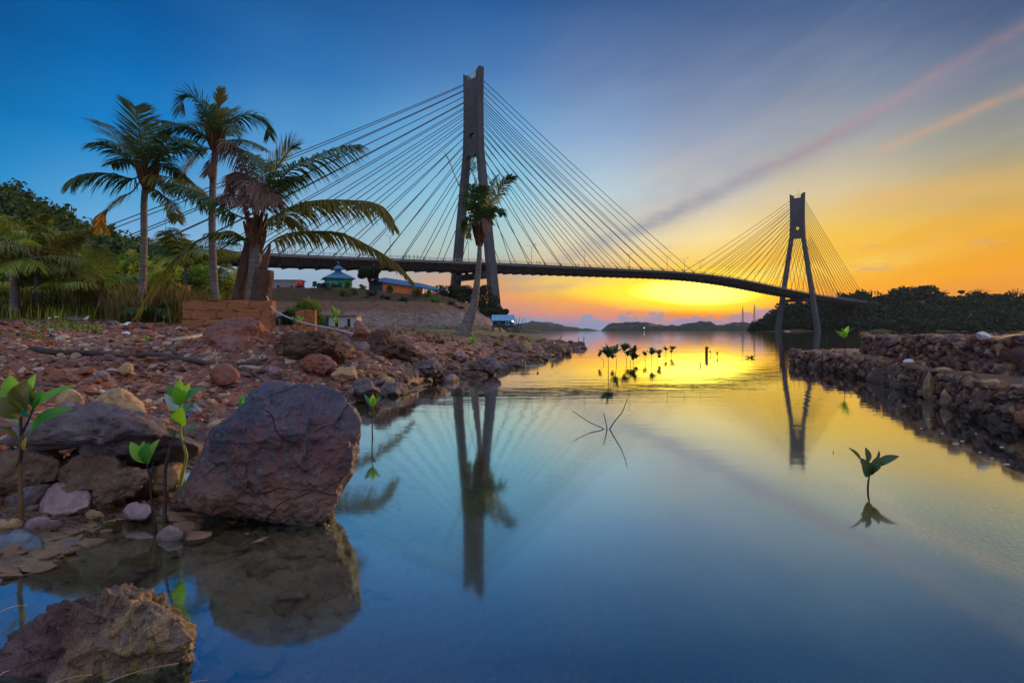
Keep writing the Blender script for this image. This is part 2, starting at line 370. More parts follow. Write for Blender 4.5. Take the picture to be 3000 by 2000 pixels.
def HG(x, y):
    """height of the near ground"""
    sh = np.shape(x); x = np.ravel(np.asarray(x, float)); y = np.ravel(np.asarray(y, float)); s = sdist(x, y)
    pt = np.stack([x, y, x*0], -1); sw = s+.18*fbm(pt*1.3, 3, 5)*np.clip(y/4, .3, 1.5)
    z = np.where(sw > 0, .84*(1-np.exp(-np.maximum(sw, 0)/4.6)), np.maximum(-.07*np.abs(sw)**.9-.16*np.maximum(np.abs(sw)-.6, 0), -.9))
    u = x/np.maximum(y, .3)
    z = z+np.where(u < -.45, (sm(12, 16, y)*0+np.maximum(y-15, 0)*.075*sm(-.45, -.62, u)), 0)*(y < 400)
    z = np.minimum(z, 6.5)
    # debris bank in the middle and the steep eroded edge below it
    X = 1500+u*F
    m = np.exp(-((X-870)/300)**2)*np.exp(-((y-6.7)/1.0)**2); z += .30*m*(s > 0)
    m = np.exp(-((X-1180)/160)**2)*np.exp(-((y-10)/2.5)**2); z += .13*m*(s > 0)
    m = np.exp(-((X-1530)/90)**2)*np.exp(-((y-15.5)/2.5)**2); z += .22*m*(s > 0)
    a = np.clip(sw*1.5, 0, 1)*np.clip(1.6-y/40, .25, 1)
    z += a*(.035*fbm(pt*2.2, 4, 11)+.022*ridged(pt*5.3, 3, 21)*np.clip(1.5-y/14, 0, 1)+.012*fbm(pt*17, 3, 31)*np.clip(1.3-y/9, 0, 1))
    z += np.where(sw <= 0, .02*fbm(pt*4, 3, 41)*np.exp(-np.abs(sw)), 0)
    return z.reshape(sh)
def HG1(x, y): return float(HG(np.array([x]), np.array([y]))[0])
def m_ground():
    m, t = newmat('red laterite ground'); v = wpos(t); s = t.n('ShaderNodeSeparateXYZ'); t.l(v, s.inputs[0])
    n1 = t.noise(v, .8, 6, .65, .4); n2 = t.noise(v, 7, 6, .7); n3 = t.noise(v, 45, 4, .7); vo = t.voro(v, 22); vo2 = t.voro(v, 60)
    c = t.ramp(n1, [(.25,(.20,.05,.02)),(.42,(.28,.08,.03)),(.55,(.15,.06,.04)),(.7,(.27,.12,.06))])
    c = t.mix(t.mr(n2, .42, .68, 0, .75), c, (.16,.085,.07))
    cc = t.voro(v, 22, 'F1', 'Color'); hs = t.n('ShaderNodeSeparateColor'); t.l(cc, hs.inputs[0])
    c = t.mix(t.mr(hs.outputs[0], .72, .95, 0, .8), c, (.50,.36,.27)); c = t.mix(t.mr(hs.outputs[1], .75, .95, 0, .7), c, (.19,.14,.17))
    far = t.mr(s.outputs[1], 13, 20); gr = t.m('MULTIPLY', far, t.mr(t.noise(v, .35, 5, .7), .35, .55))
    c = t.mix(gr, c, (.085,.095,.03))
    wet = t.mr(t.m('ADD', s.outputs[2], t.m('MULTIPLY', n2, .08)), .05, .17, 1., 0.)
    c = t.mix(wet, c, (.07,.042,.03)); c = t.mix(t.mr(s.outputs[2], .012, -.004), c, t.mix(t.mr(s.outputs[2], -.07, -.26), t.mix(n1, (.24,.15,.09), (.38,.26,.16)), (.010,.024,.028)))
    h = t.m('ADD', t.m('MULTIPLY', n2, 1.), t.m('ADD', t.m('MULTIPLY', n3, .35), t.m('MULTIPLY', vo, -.8)))
    h = t.m('ADD', h, t.m('MULTIPLY', vo2, -.3))
    bsdf(t, c, t.mr(wet, 0, 1, .85, .45), t.bump(h, .9, .025), .4); return m
M_ground = m_ground()
ys = np.concatenate([np.geomspace(.5, 12, 380), np.geomspace(12.1, 168, 200)]); us = np.concatenate([np.linspace(-1.35, .3, 580), np.linspace(.32, 1.5, 60)])
UU, YY = np.meshgrid(us, ys); XX = UU*YY
ZZ = HG(XX, YY); relief('ground', XX, YY, ZZ, M_ground)

# ================================================================ headland with the houses
HP = np.array([(-140,150),(-100,148),(-60,150),(-12,149),(-4.5,158),(-2.2,180),(-1,205),(1.0,240),(1.5,275),(-3,300),(-140,330)])
def HH(x, y):
    sh = np.shape(x); x = np.ravel(x); y = np.ravel(y); u = x/y; X = 1500+u*F; s = sdist(x, y, HP); pt = np.stack([x, y, x*0], -1)
    yy = y+2.5*fbm(pt*.08, 3, 3)
    prof = np.interp(yy, [146,149,152,158,161,165,169,176,182], [-.5,.3,1.2,6.6,7.4,8.9,9.2,12.6,13.3])
    g = np.interp(X, [1040,1100,1165,1285,1330,1370,1420,1455,1480,1510], [1,.93,.865,.845,.74,.66,.40,.18,.06,.0])
    z = prof*g+.4+np.where((yy > 150), ridged(pt*.33, 4, 9)*.6+fbm(pt*1.2, 3, 19)*.3, 0)*np.clip(prof/4, 0, 1)*np.interp(yy, [150,176,184,400], [1,1,.25,.25])*g
    z = np.where(s > 0, z*np.clip(s/2.5, 0, 1)**.5, -.3+np.maximum(s, -5)*.1)
    return z.reshape(sh)
def HH1(x, y): return float(HH(np.array([x]), np.array([y]))[0])
def m_bank():
    m, t = newmat('eroded earth bank'); v = wpos(t); s = t.n('ShaderNodeSeparateXYZ'); t.l(v, s.inputs[0])
    n1 = t.noise(v, .25, 6, .7, .8); n2 = t.noise(v, 1.1, 6, .7); n3 = t.noise(t.scale(v, (1, 1, 4)), .8, 5, .7)
    c = t.ramp(n1, [(.3,(.14,.07,.045)),(.5,(.25,.145,.10)),(.7,(.12,.07,.05))])
    pale = t.m('MULTIPLY', t.mr(n3, .40, .62), t.mr(t.m('ADD', s.outputs[2], t.m('MULTIPLY', n2, 2.)), 6.3, 7.6, 1., 0.))
    c = t.mix(pale, c, t.mix(t.mr(n2, .35, .65), (.20,.18,.20), (.44,.42,.44)))
    grs = t.m('MULTIPLY', t.mr(t.m('ADD', s.outputs[2], t.m('MULTIPLY', n1, 2)), 9.6, 10.4), t.mr(n2, .30, .42))
    c = t.mix(t.m('MULTIPLY', grs, .85), c, (.07,.06,.035))
    low = t.m('MULTIPLY', t.mr(s.outputs[2], 1.2, 2.6, 1., 0.), t.mr(n1, .4, .5)); c = t.mix(low, c, (.08,.11,.05))
    bsdf(t, c, .95, t.bump(t.m('ADD', n2, n3), 1., .6), .15); return m
ys = np.concatenate([np.linspace(143, 186, 150), np.linspace(187, 325, 50)]); us = np.linspace(-.72, .045, 420)
UU, YY = np.meshgrid(us, ys); XX = UU*YY
relief('embankment', XX, YY, HH(XX, YY), m_bank())

# ================================================================ wooded hill on the left
RX = [-400,-100,0,60,150,200,250,300,380,440,490,525,560,620]; RY = [470,505,528,548,584,603,624,645,668,705,742,795,850,935]
def HL(x, y):
    sh = np.shape(x); x = np.ravel(x); y = np.ravel(y); X = 1500+x/y*F
    ridge = (HY-np.interp(X, RX, RY))/F*120-5.0
    pt = np.stack([x, y, x*0], -1)
    z = ridge*np.interp(y, [58,75,100,120,150,200], [.12,.35,.78,1,.9,.55])+fbm(pt*.07, 3, 77)*1.2*np.clip(ridge/10, 0, 1)
    return np.maximum(z, -1).reshape(sh)
M_hill = m_plain('hill soil', (.10, .075, .04), .95, .4, .3, .6, .3)
ys = np.geomspace(56, 200, 70); us = np.linspace(-1.5, -.5, 90)
UU, YY = np.meshgrid(us, ys); XX = UU*YY
relief('hill', XX, YY, HL(XX, YY), M_hill)

# ================================================================ far shores
FX = [2180,2215,2240,2275,2315,2400,2460,2525,2582,2628,2716,2740,2774,2880,3000,3300,3700]; FY = [972,968,955,925,905,900,888,872,882,866,858,872,880,880,878,872,860]
def HF(x, y):
    sh = np.shape(x); x = np.ravel(x); y = np.ravel(y); X = 1500+x/y*F
    r = (HY-np.interp(X, FX, FY))/F*620; pt = np.stack([x, y, x*0], -1)
    z = (r+1)*np.interp(y, [525,545,575,620,700,800], [-.05,.08,.5,1,1,.6])+fbm(pt*.03, 3, 7)*2*np.clip(r/20, 0, 1)
    return np.where(r <= 0, -1.5, z).reshape(sh)
ys = np.linspace(520, 800, 60); us = np.linspace(.38, 1.35, 120); UU, YY = np.meshgrid(us, ys); XX = UU*YY
relief('far_shore', XX, YY, HF(XX, YY), M_hill)
def far_hill(y0, depth, prof, seed, rough):
    xs_ = [p[0] for p in prof]; yy = [p[1] for p in prof]; us = np.linspace((xs_[0]-1500)/F, (xs_[-1]-1500)/F, 260); ys = np.linspace(y0-depth, y0+depth, 26)
    UU, YY = np.meshgrid(us, ys); XX = UU*YY; X = 1500+UU*F; r = (HY-np.interp(X, xs_, yy))/F*y0
    sh = XX.shape; pt = np.stack([XX.ravel(), YY.ravel(), XX.ravel()*0], -1)
    z = r*np.sqrt(np.clip(1-((YY-y0)/depth)**2, 0, 1))+(fbm(pt*.035, 4, seed).reshape(sh)*rough+np.abs(fbm(pt*.012, 2, seed+5).reshape(sh))*rough)*np.clip(r/8, 0, 1)*(np.abs(YY-y0) < depth*.95)
    z = np.where(np.abs(YY-y0) > depth*.99, -2, z-.6); return XX, YY, z
for k, (y0, dp, prof, rg) in enumerate([
    (2500, 200, [(1380,968),(1480,955),(1530,948),(1560,944),(1600,944),(1640,951),(1680,960),(1740,966),(1765,969)], 4),
    (1500, 150, [(1755,970),(1775,962),(1800,950),(1850,948),(1890,946),(1920,952),(1960,959),(2010,955),(2050,945),(2080,946),(2100,958),(2150,946),(2200,953),(2250,954),(2300,960)], 5)]):
    a, b, c = far_hill(y0, dp, prof, 50+k, rg)
    o = relief('hills', a, b, c, m_plain('distant woods', (.03, .04, .035), 1, .3, .05, .2, .5))
# ================================================================ the cable-stayed bridge
D1, D2 = 262.0, 496.0
B1 = np.array([(1387-1500)/F*D1, D1]); B2 = np.array([(2336-1500)/F*D2, D2]); SPAN = np.linalg.norm(B2-B1)
DU = (B2-B1)/SPAN; NU = np.array([DU[1], -DU[0]])           # along the deck, across it (towards the viewer)
def zdeck(t): return np.interp(t, np.arange(-200, 620, 10.), _zs)
_t = np.arange(-200, 620, 10.)
_zs = np.interp(_t, [-200,-146,-91,-30,23,103,150,187,225,260,304,350,391,458,620], [23.0,24.6,26.3,29.2,31.7,35.0,37.0,37.7,37.2,35.9,33.8,32.1,31.2,30.0,27.5])
for _ in range(6): _zs = np.convolve(np.pad(_zs, 1, 'edge'), [.25,.5,.25], 'valid')
def BP(t, n, z): return np.array([B1[0]+DU[0]*t+NU[0]*n, B1[1]+DU[1]*t+NU[1]*n, z])
def m_conc(name, col, sc=.12):
    m, t = newmat(name); v = wpos(t); n1 = t.noise(v, sc, 6, .7); n2 = t.noise(t.scale(v, (1, 1, .12)), 1.1, 5, .7); n3 = t.noise(v, 2.5, 4, .6)
    c = t.mix(t.mr(n1, .35, .65), tuple(x*.75 for x in col), col); c = t.mix(t.mr(n2, .5, .75, 0, .6), c, tuple(x*.45 for x in col))
    s = t.n('ShaderNodeSeparateXYZ'); t.l(v, s.inputs[0])
    ln = t.m('GREATER_THAN', t.m('FRACT', t.m('DIVIDE', s.outputs[2], 4.2)), .965); c = t.mix(t.m('MULTIPLY', ln, .35), c, tuple(x*.4 for x in col))
    bsdf(t, c, .85, t.bump(n3, .4, .05), .2); return m
M_conc = m_conc('weathered pylon concrete', (.11, .115, .135)); M_deck = m_conc('stained deck concrete', (.12, .11, .12)); M_steel = m_plain('galvanised steel', (.35, .36, .38), .5, .2, 2, .1, .01, .5, .6)
M_cable = m_plain('dark cable sheath', (.05, .055, .07), .5, .2, 2, 0, .01); M_asph = m_plain('bridge asphalt', (.05, .05, .052), .9, .3, 1, .3, .01)
bridge = thing('cable_stayed_bridge', BP(0, 0, 0), 'long concrete cable-stayed bridge with two tall pylons crossing the strait', 'bridge')
m = MB(); tt = np.arange(-196, 600, 4.)
sec = [(-10.4,0),(10.4,0),(10.4,-.95),(9.2,-1.15),(6.6,-3.3),(-6.6,-3.3),(-9.2,-1.15),(-10.4,-.95)]
V = np.array([BP(t, a, zdeck(t)+b) for t in tt for a, b in sec]); k = len(sec); i = np.arange(len(tt)-1)[:, None]*k; j = np.arange(k)[None]; j2 = (j+1) % k
m.add(V, np.stack([i+j, i+j2, i+k+j2, i+k+j], -1).reshape(-1, 4)); m.Fq.append(np.array([list(range(k))])); 
deck = obj('deck', m, M_deck, bridge)
m = MB()
for t in np.arange(-190, 590, 6.3):
    for s in (-1, 1): m.beam(BP(t, s*6.3, zdeck(t)-3.35), BP(t, s*9.9, zdeck(t)-1.35), .5, .7)
    m.beam(BP(t, -7.4, zdeck(t)-3.45), BP(t, 7.4, zdeck(t)-3.45), .5, .5)
obj('floor_beam', m, M_deck, deck)
m = MB(); r0 = [BP(t, a, zdeck(t)+.02) for t in tt for a in (-8.6, 8.6)]; i = np.arange(len(tt)-1)*2
m.add(np.array(r0), np.stack([i, i+1, i+3, i+2], -1)); obj('roadway', m, M_asph, deck)
for s in (-1, 1):
    m = MB()
    for h in (.45, .8, 1.15): m.tube([BP(t, s*10.1, zdeck(t)+h) for t in tt], .05, 4)
    for t in np.arange(-195, 596, 2.5): m.beam(BP(t, s*10.1, zdeck(t)-.1), BP(t, s*10.1, zdeck(t)+1.2), .13, .13)
    obj('guard_rail', m, M_steel, deck)
m = MB(); m.tube([BP(t, 10.6, zdeck(t)-.6) for t in tt if t < 20], .14, 5); m.tube([BP(t, 10.5, zdeck(t)-1.05) for t in tt], .09, 5)
for t in np.arange(-190, 20, 24.): m.box(BP(t, 10.75, zdeck(t)-.6), (.6, .6, .5))
obj('service_pipe', m, M_steel, deck)
def spc(z): return float(np.interp(z, [-5, 81, 98, 119], [9.6+.293*86, 9.6, 8.2, 9.4]))
def pylon(T0):
    p = bpy.data.objects.new('pylon', None); COL.objects.link(p); p.parent = bridge; p.location = Vector(BP(T0, 0, 0)-BP(0, 0, 0))
    for s in (-1, 1):
        m = MB(); V = []; zz = [-3, 10, 30, 55, 78, 81, 92, 104, 116.6]
        for z in zz:
            a = np.interp(z, [0, 30, 81, 118], [4.7, 4.1, 3.3, 3.1])/2; b = np.interp(z, [0, 30, 81, 118], [4.2, 3.6, 3.0, 2.9])/2; c = s*spc(z)/2
            for q, (e, f) in enumerate(((-1,-.72),(-.72,-1),(.72,-1),(1,-.72),(1,.72),(.72,1),(-.72,1),(-1,.72))):
                dz = 0 if z < 116 else (1.3 if s*f > 0 else -.3)
                V.append(BP(T0+e*a, c+f*b, z+dz))
        i = np.arange(len(zz)-1)[:, None]*8; j = np.arange(8)[None]; j2 = (j+1) % 8
        m.add(V, np.stack([i+j, i+j2, i+8+j2, i+8+j], -1).reshape(-1, 4)); m.Fq.append(np.array([list(range(len(V)-8, len(V)))]))
        obj('leg', m, M_conc, p)
    m = MB()
    m.beam(BP(T0, -3.6, 81.4), BP(T0, 3.6, 81.4), 3.0, 3.8); m.beam(BP(T0, -3.3, 101.7), BP(T0, 3.3, 101.7), 2.5, 24.4)
    for a in (-1, 1): m.beam(BP(T0, a*3.4, 86.4), BP(T0, a*1.7, 86.4), 2.5, 6.2)
    m.beam(BP(T0, -1.7, 85.0), BP(T0, 1.7, 85.0), 2.4, 3.4)
    obj('cross_wall', m, M_conc, p)
    zd = float(zdeck(T0)); m = MB(); w = spc(zd-6)/2; m.beam(BP(T0, -w, zd-5.6), BP(T0, w, zd-5.6), 3.0, 2.6)
    for a in (-1, 1): m.beam(BP(T0, a*5, zd-4.4), BP(T0, a*5, zd-3.3), 1.5, 1.5)
    obj('cross_beam', m, M_conc, p)
    m = MB()
    for a in (-2.5, -1, .5, 2): m.beam(BP(T0-1, a, 114), BP(T0-1, a, 116.9), .14, .14)
    m.beam(BP(T0-1, -3.5, 116.2), BP(T0-1, 3.5, 116.6), .12, .12); m.beam(BP(T0, 1, 114), BP(T0, 1, 121), .12, .12)
    obj('roof_rail', m, M_steel, p)
    top = list(np.interp(np.linspace(0, 1, 15), np.linspace(0, 1, 13), [112.5,109.6,106.6,103.7,100.8,97.8,94.6,91.2,87.7,83.8,79.4,72.5,62]))
    for sd in (-1, 1):
        far = 170 if (sd > 0) == (T0 < 100) else 147
        for i, zt in enumerate(top):
            dt = far-(far-14)*i/14
            for s in (-1, 1):
                a = BP(T0+sd*1.3, s*(spc(zt)/2+.6), zt); t1 = T0+sd*dt; b = BP(t1, s*9.7, float(zdeck(t1))+.1)
                u = np.linspace(0, 1, 7)[:, None]; pts = a+(b-a)*u; pts[:, 2] -= 1.1*(dt/150)**2*4*(u[:, 0]*(1-u[:, 0]))
                m = MB(); m.tube(pts, .155 if T0 < 100 else .17, 5)
                m.tube([b+(a-b)*.001, b+(a-b)*.018], .3, 6)
                obj('stay_cable', m, M_cable, p)
pylon(0.); pylon(SPAN)
for T in (-150, 490, 530):
    m = MB(); z = float(zdeck(T))
    for s in (-5.5, 5.5): m.beam(BP(T, s, -2), BP(T, s, z-5.2), 2.2, 2.2)
    m.beam(BP(T, -8.5, z-4.3), BP(T, 8.5, z-4.3), 2.4, 1.8); obj('pier', m, M_conc, bridge)
# street lamps on the deck
M_lampglass = m_plain('lamp glass', (.6, .6, .58), .3, .05, 2, 0)
def lamp(T):
    z = float(zdeck(T)); b = BP(T, 0, z); o = thing('street_lamp', b, None, 'street lamp', 'double-armed lamps along the bridge deck')
    m = MB(); m.tube([b, b+[0, 0, 5], b+[0, 0, 9.4]], [.16, .13, .10], 6); m.tube([b, b+[0, 0, .9]], .28, 6); obj('pole', m, M_steel, o)
    for s in (-1, 1):
        e = np.array([NU[0], NU[1], 0])*s; m = MB(); m.tube(bez([b+[0, 0, 9.0], b+e*.8+[0, 0, 9.9], b+e*2.2+[0, 0, 10.5]], 7), .07, 5); a = obj('arm', m, M_steel, o)
        m = MB(); m.beam(b+e*2.1+[0, 0, 10.5], b+e*3.2+[0, 0, 10.75], .45, .2); obj('lamp_head', m, M_lampglass, a)
    return o
proto = None
for i, T in enumerate([-121.6, -82, -42.5, -2.9, 36.4, 76, 115.3, 154.5, 193.8, 233, 273, 312, 352, 391, 430]):
    if proto is None: proto = lamp(T); c = proto
    else: c = copy_tree(proto); c.location = BP(T, 0, float(zdeck(T)))
    c['label'] = 'grey lamp post with two arms standing on the bridge deck'
for i, T in enumerate([174.3]):
    c = copy_tree(proto); c.location = BP(T, 0, float(zdeck(T))); c['label'] = 'grey lamp post with two arms standing on the bridge deck'
# walkers leaning on the bridge rail (a few pixels each)
M_cloth = m_plain('dark clothes', (.05, .05, .07), .9, .3, 3, .2); M_hair = m_plain('black hair', (.01, .01, .012), .6, .2, 9, .1)
M_skin = m_plain('brown skin', (.30, .16, .10), .6, .1, 9, .1)
def person():
    me = bpy.data.meshes.new('person'); bm = bmesh.new()
    J = [(0,0,.92,.13),(0,-.01,1.15,.125),(0,0,1.38,.15),(0,0,1.50,.06),(0,-.02,1.62,.10),(0,-.02,1.72,.085),
         (.19,0,1.40,.06),(.25,-.12,1.16,.05),(.17,-.34,1.10,.038),(.14,-.42,1.10,.04),
         (-.19,0,1.40,.06),(-.26,-.10,1.15,.05),(-.18,-.33,1.10,.038),(-.15,-.41,1.10,.04),
         (.10,0,.86,.10),(.12,-.03,.48,.07),(.13,.02,.08,.05),(.14,-.14,.03,.04),(-.10,0,.86,.10),(-.13,.03,.47,.07),(-.14,.06,.08,.05),(-.15,-.10,.03,.04)]
    E = [(0,1),(1,2),(2,3),(3,4),(4,5),(2,6),(6,7),(7,8),(8,9),(2,10),(10,11),(11,12),(12,13),(0,14),(14,15),(15,16),(16,17),(0,18),(18,19),(19,20),(20,21)]
    vs = [bm.verts.new(j[:3]) for j in J]
    for a, b in E: bm.edges.new((vs[a], vs[b]))
    bm.to_mesh(me); bm.free(); o = bpy.data.objects.new('person', me); COL.objects.link(o)
    md = o.modifiers.new('s', 'SKIN'); sv = me.skin_vertices[0].data
    for i, j in enumerate(J): sv[i].radius = (j[3], j[3]*.85)
    sv[0].use_root = True; o.modifiers.new('u', 'SUBSURF').levels = 1
    me.materials.append(M_cloth)
    dg = bpy.context.evaluated_depsgraph_get(); m2 = bpy.data.meshes.new_from_object(o.evaluated_get(dg)); o.modifiers.clear(); o.data = m2
    h = MB(); 
    V, Q = ICO(2); V = V*np.array([.105, .115, .115])+np.array([0, .015, 1.70]); V[:, 2] = np.maximum(V[:, 2], 1.66); h.add(V, Q); obj('hair', h, M_hair, o, True)
    return o
def ray_ground(px, py):
    D = np.geomspace(1.2, 45, 900); x = (px-1500)/F*D; z = CH-(py-HY)/F*D; k = np.argmax(z <= np.maximum(HG(x, D), 0)); d = D[k] if z[k] <= max(HG1(x[k], D[k]), 0) else 40.
    return np.array([(px-1500)/F*d, d, max(CH-(py-HY)/F*d, 0)])
# ================================================================ rocks
ROCKC = [(.13,.065,.06),(.24,.14,.12),(.17,.13,.16),(.33,.21,.15)]
M_bould = m_rock('purple brown boulder', [(.045,.04,.065),(.07,.06,.10),(.15,.07,.07),(.08,.085,.13),(.22,.14,.11)], 4, 1., .03, rough=.5, spec=.5, rich=.6)
M_front = m_rock('ochre and umber rock', [(.05,.03,.035),(.10,.06,.05),(.30,.20,.09),(.16,.10,.08),(.40,.28,.13)], 5, 1., .03)
def m_sunside_rock():
    m, t = newmat('umber rock with sunlit ochre side'); v = coord(t); s = t.n('ShaderNodeSeparateXYZ'); t.l(v, s.inputs[0]); n1 = t.noise(v, 5, 6, .7, .6); n2 = t.noise(v, 16, 6, .75); n3 = t.noise(v, 70, 4, .7); st = t.noise(t.scale(v, (1, 1, .35)), 14, 5, .7, .8)
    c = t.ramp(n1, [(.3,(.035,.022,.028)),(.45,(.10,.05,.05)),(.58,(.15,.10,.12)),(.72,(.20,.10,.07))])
    sun_col = t.ramp(st, [(.3,(.04,.03,.03)),(.40,(.15,.11,.06)),(.48,(.30,.21,.08)),(.54,(.14,.11,.11)),(.62,(.30,.21,.12)),(.70,(.44,.28,.16)),(.78,(.20,.15,.14))])
    c = t.mix(t.mr(t.m('ADD', s.outputs[0], t.m('MULTIPLY', t.m('SUBTRACT', n1, .5), .28)), -.02, .13), c, sun_col); c = t.mix(t.mr(n3, .6, .8, 0, .5), c, (.5,.42,.36))  # low sun on the right-hand face painted into the colour, left kept dark
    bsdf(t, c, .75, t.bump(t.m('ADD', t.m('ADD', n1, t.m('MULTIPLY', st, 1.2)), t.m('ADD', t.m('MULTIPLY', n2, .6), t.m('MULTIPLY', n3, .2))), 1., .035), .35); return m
M_front = m_sunside_rock()
def m_boulder():
    m, t = newmat('cracked purple brown boulder'); v = coord(t); s = t.n('ShaderNodeSeparateXYZ'); t.l(v, s.inputs[0]); n0 = t.noise(v, 3.2, 6, .65, .8); n1 = t.noise(v, 8, 6, .7, .4); n2 = t.noise(v, 26, 5, .75); n3 = t.noise(v, 90, 3, .7)
    wv = t.n('ShaderNodeVectorMath', operation='ADD'); t.l(t.scale(v, (1, 1, 1.7)), wv.inputs[0]); q = t.n('ShaderNodeTexNoise'); t.l(v, q.inputs[0]); q.inputs['Scale'].default_value = 4; sc = t.n('ShaderNodeVectorMath', operation='SCALE'); t.l(q.outputs['Color'], sc.inputs[0]); sc.inputs['Scale'].default_value = .28; t.l(sc.outputs[0], wv.inputs[1])
    cr = t.voro(wv.outputs[0], 3.6, 'DISTANCE_TO_EDGE'); crack = t.mr(cr, 0., .014, 1., 0.); cr = t.m('MULTIPLY', crack, t.m('MULTIPLY', t.mr(n1, .45, .6), .55))
    c = t.ramp(n0, [(.36,(.018,.020,.042)),(.44,(.045,.042,.08)),(.5,(.12,.042,.05)),(.54,(.04,.045,.085)),(.60,(.10,.06,.075)),(.66,(.03,.03,.06))])
    low = t.mr(t.m('ADD', s.outputs[2], t.m('MULTIPLY', t.m('SUBTRACT', n1, .5), .4)), .30, .08); c = t.mix(t.m('MULTIPLY', low, .75), c, t.ramp(n1, [(.35,(.06,.045,.05)),(.48,(.17,.09,.065)),(.6,(.23,.115,.08)),(.7,(.10,.07,.09))]))
    c = t.mix(t.mr(t.m('ADD', s.outputs[2], t.m('MULTIPLY', t.m('SUBTRACT', n0, .5), .3)), .27, .36, 0, .7), c, t.mix(t.mr(n1, .4, .6), (.035,.04,.085), (.09,.085,.14)))  # blue sky sheen on the upper part put into the colour
    c = t.mix(t.mr(n2, .57, .75, 0, .5), c, (.30,.25,.27)); c = t.mix(t.m('MULTIPLY', cr, .8), c, (.012,.01,.014))
    z = t.n('ShaderNodeSeparateXYZ'); t.l(wpos(t), z.inputs[0]); wet = t.mr(t.m('ADD', z.outputs[2], t.m('MULTIPLY', n1, .05)), .035, .075, 1., 0.); c = t.mix(t.m('MULTIPLY', wet, .75), c, (.025,.03,.02))
    h = t.m('ADD', t.m('ADD', t.m('MULTIPLY', n0, 1.2), t.m('MULTIPLY', n1, .9)), t.m('ADD', t.m('MULTIPLY', n2, .35), t.m('SUBTRACT', t.m('MULTIPLY', n3, .1), t.m('MULTIPLY', cr, .9))))
    bsdf(t, c, t.mr(wet, 0, 1, .55, .2), t.bump(h, 1., .035), .5); return m
M_bould = m_boulder()
M_ledge = m_rock('dark slate ledge', [(.05,.04,.04),(.11,.08,.085),(.15,.13,.17),(.21,.13,.09)], 5, 1., .02)
M_tan = m_rock('tan sandstone', [(.24,.15,.10),(.36,.24,.15),(.42,.27,.13),(.30,.20,.16)], 8, .9, .01)
M_viol = m_rock('violet grey stone', [(.16,.11,.13),(.27,.19,.22),(.33,.24,.21)], 8, .9, .01)
M_blue = m_rock('blue grey stone', [(.08,.12,.18),(.14,.19,.27),(.20,.16,.18)], 8, .8, .01)
M_red = m_rock('rust red earth rock', [(.13,.045,.035),(.24,.08,.05),(.17,.09,.09),(.33,.14,.08)], 3, 1., .03)
M_deb = m_rock('dark root and earth debris', [(.05,.022,.018),(.14,.055,.035),(.09,.055,.055),(.21,.10,.06)], 9, 1., .04)
M_mud = m_rock('mud coated rock', [(.07,.045,.035),(.13,.08,.06),(.16,.11,.09),(.20,.13,.09)], 5, 1., .02)
M_stone = m_rock('loose shore stone', [(.10,.045,.035),(.22,.085,.05),(.16,.11,.13),(.30,.17,.10),(.25,.10,.05),(.46,.35,.29)], 9, .7, .006, True, wet=False)
def facet(V, rng, k, lo=.5, hi=.85, strength=.92):
    for _ in range(k):
        n = rng.normal(size=3); n /= np.linalg.norm(n); o = V@n-rng.uniform(lo, hi); V = V-np.outer(np.maximum(o, 0)*strength, n)
    return V
def rockV(seed, sub=3, k=9, rough=.1):
    rng = np.random.default_rng(seed); V, Q = ICO(sub); V = facet(V, rng, k)
    V = V*(1+rough*fbm(V*2.2+seed*3.7, 4, seed)[:, None]+rough*.4*fbm(V*7+seed, 3, seed+3)[:, None]); return V, Q
def outline_rock(name, pts, d, depth, mat, label, cat='rock', seed=1, sub=6, rough=.05, tilt=0., k=5, group=None, detail=1.):
    """boulder with the given silhouette at distance d, its own thickness, facets and lumps"""
    pts = np.array(pts, float); c = pts.mean(0); rel = pts-c; th = np.arctan2(-rel[:, 1], rel[:, 0]); r = np.hypot(*rel.T); o = np.argsort(th); th = th[o]; r = r[o]
    TH = np.concatenate([th-2*math.pi, th, th+2*math.pi]); R = np.tile(r, 3)
    V, Q = ICO(sub); rng = np.random.default_rng(seed); a = np.arctan2(V[:, 2], V[:, 0]); rho = np.hypot(V[:, 0], V[:, 2]); rr = np.interp(a, TH, R)
    rad = rr*rho**.75; s = d/F; X = c[0]+rad*np.cos(a); Y = c[1]-rad*np.sin(a)
    dep = np.sign(V[:, 1])*np.abs(V[:, 1])**.8*depth
    yy = d+dep+tilt*(c[1]-Y)*s; W = np.stack([(X-1500)/F*yy, yy, CH-(Y-HY)/F*yy], -1); cen = W.mean(0); S = np.array([np.ptp(W[:, 0])/2, depth, np.ptp(W[:, 2])/2])
    L = (W-cen)/S; nrm = V*np.array([1, 1, 1]); size = S.max()
    # broad chipped facets on the near face
    for _ in range(k):
        n = rng.normal(size=3)*np.array([.6, 1, .6]); n[1] = -abs(n[1])-.3; n /= np.linalg.norm(n); of = L@n-rng.uniform(.62, .88); L = L-np.outer(np.maximum(of, 0)*.85, n)
    W = cen+L*S
    q = (W-cen)/size
    W = W+nrm*size*(rough*fbm(q*2.3+seed, 4, seed)+rough*.6*ridged(q*5+seed, 3, seed+9)+detail*rough*.28*fbm(q*18+seed, 3, seed+5))[:, None]
    m = MB(); m.add(W, Q); org = (cen[0], cen[1], 0); o = obj(name, m, mat, None, True, org); tag(o, label, cat, group); return o
def Z2(p, z, ox, oy, k): return [(ox+a/k, oy+b/k) for a, b in p]
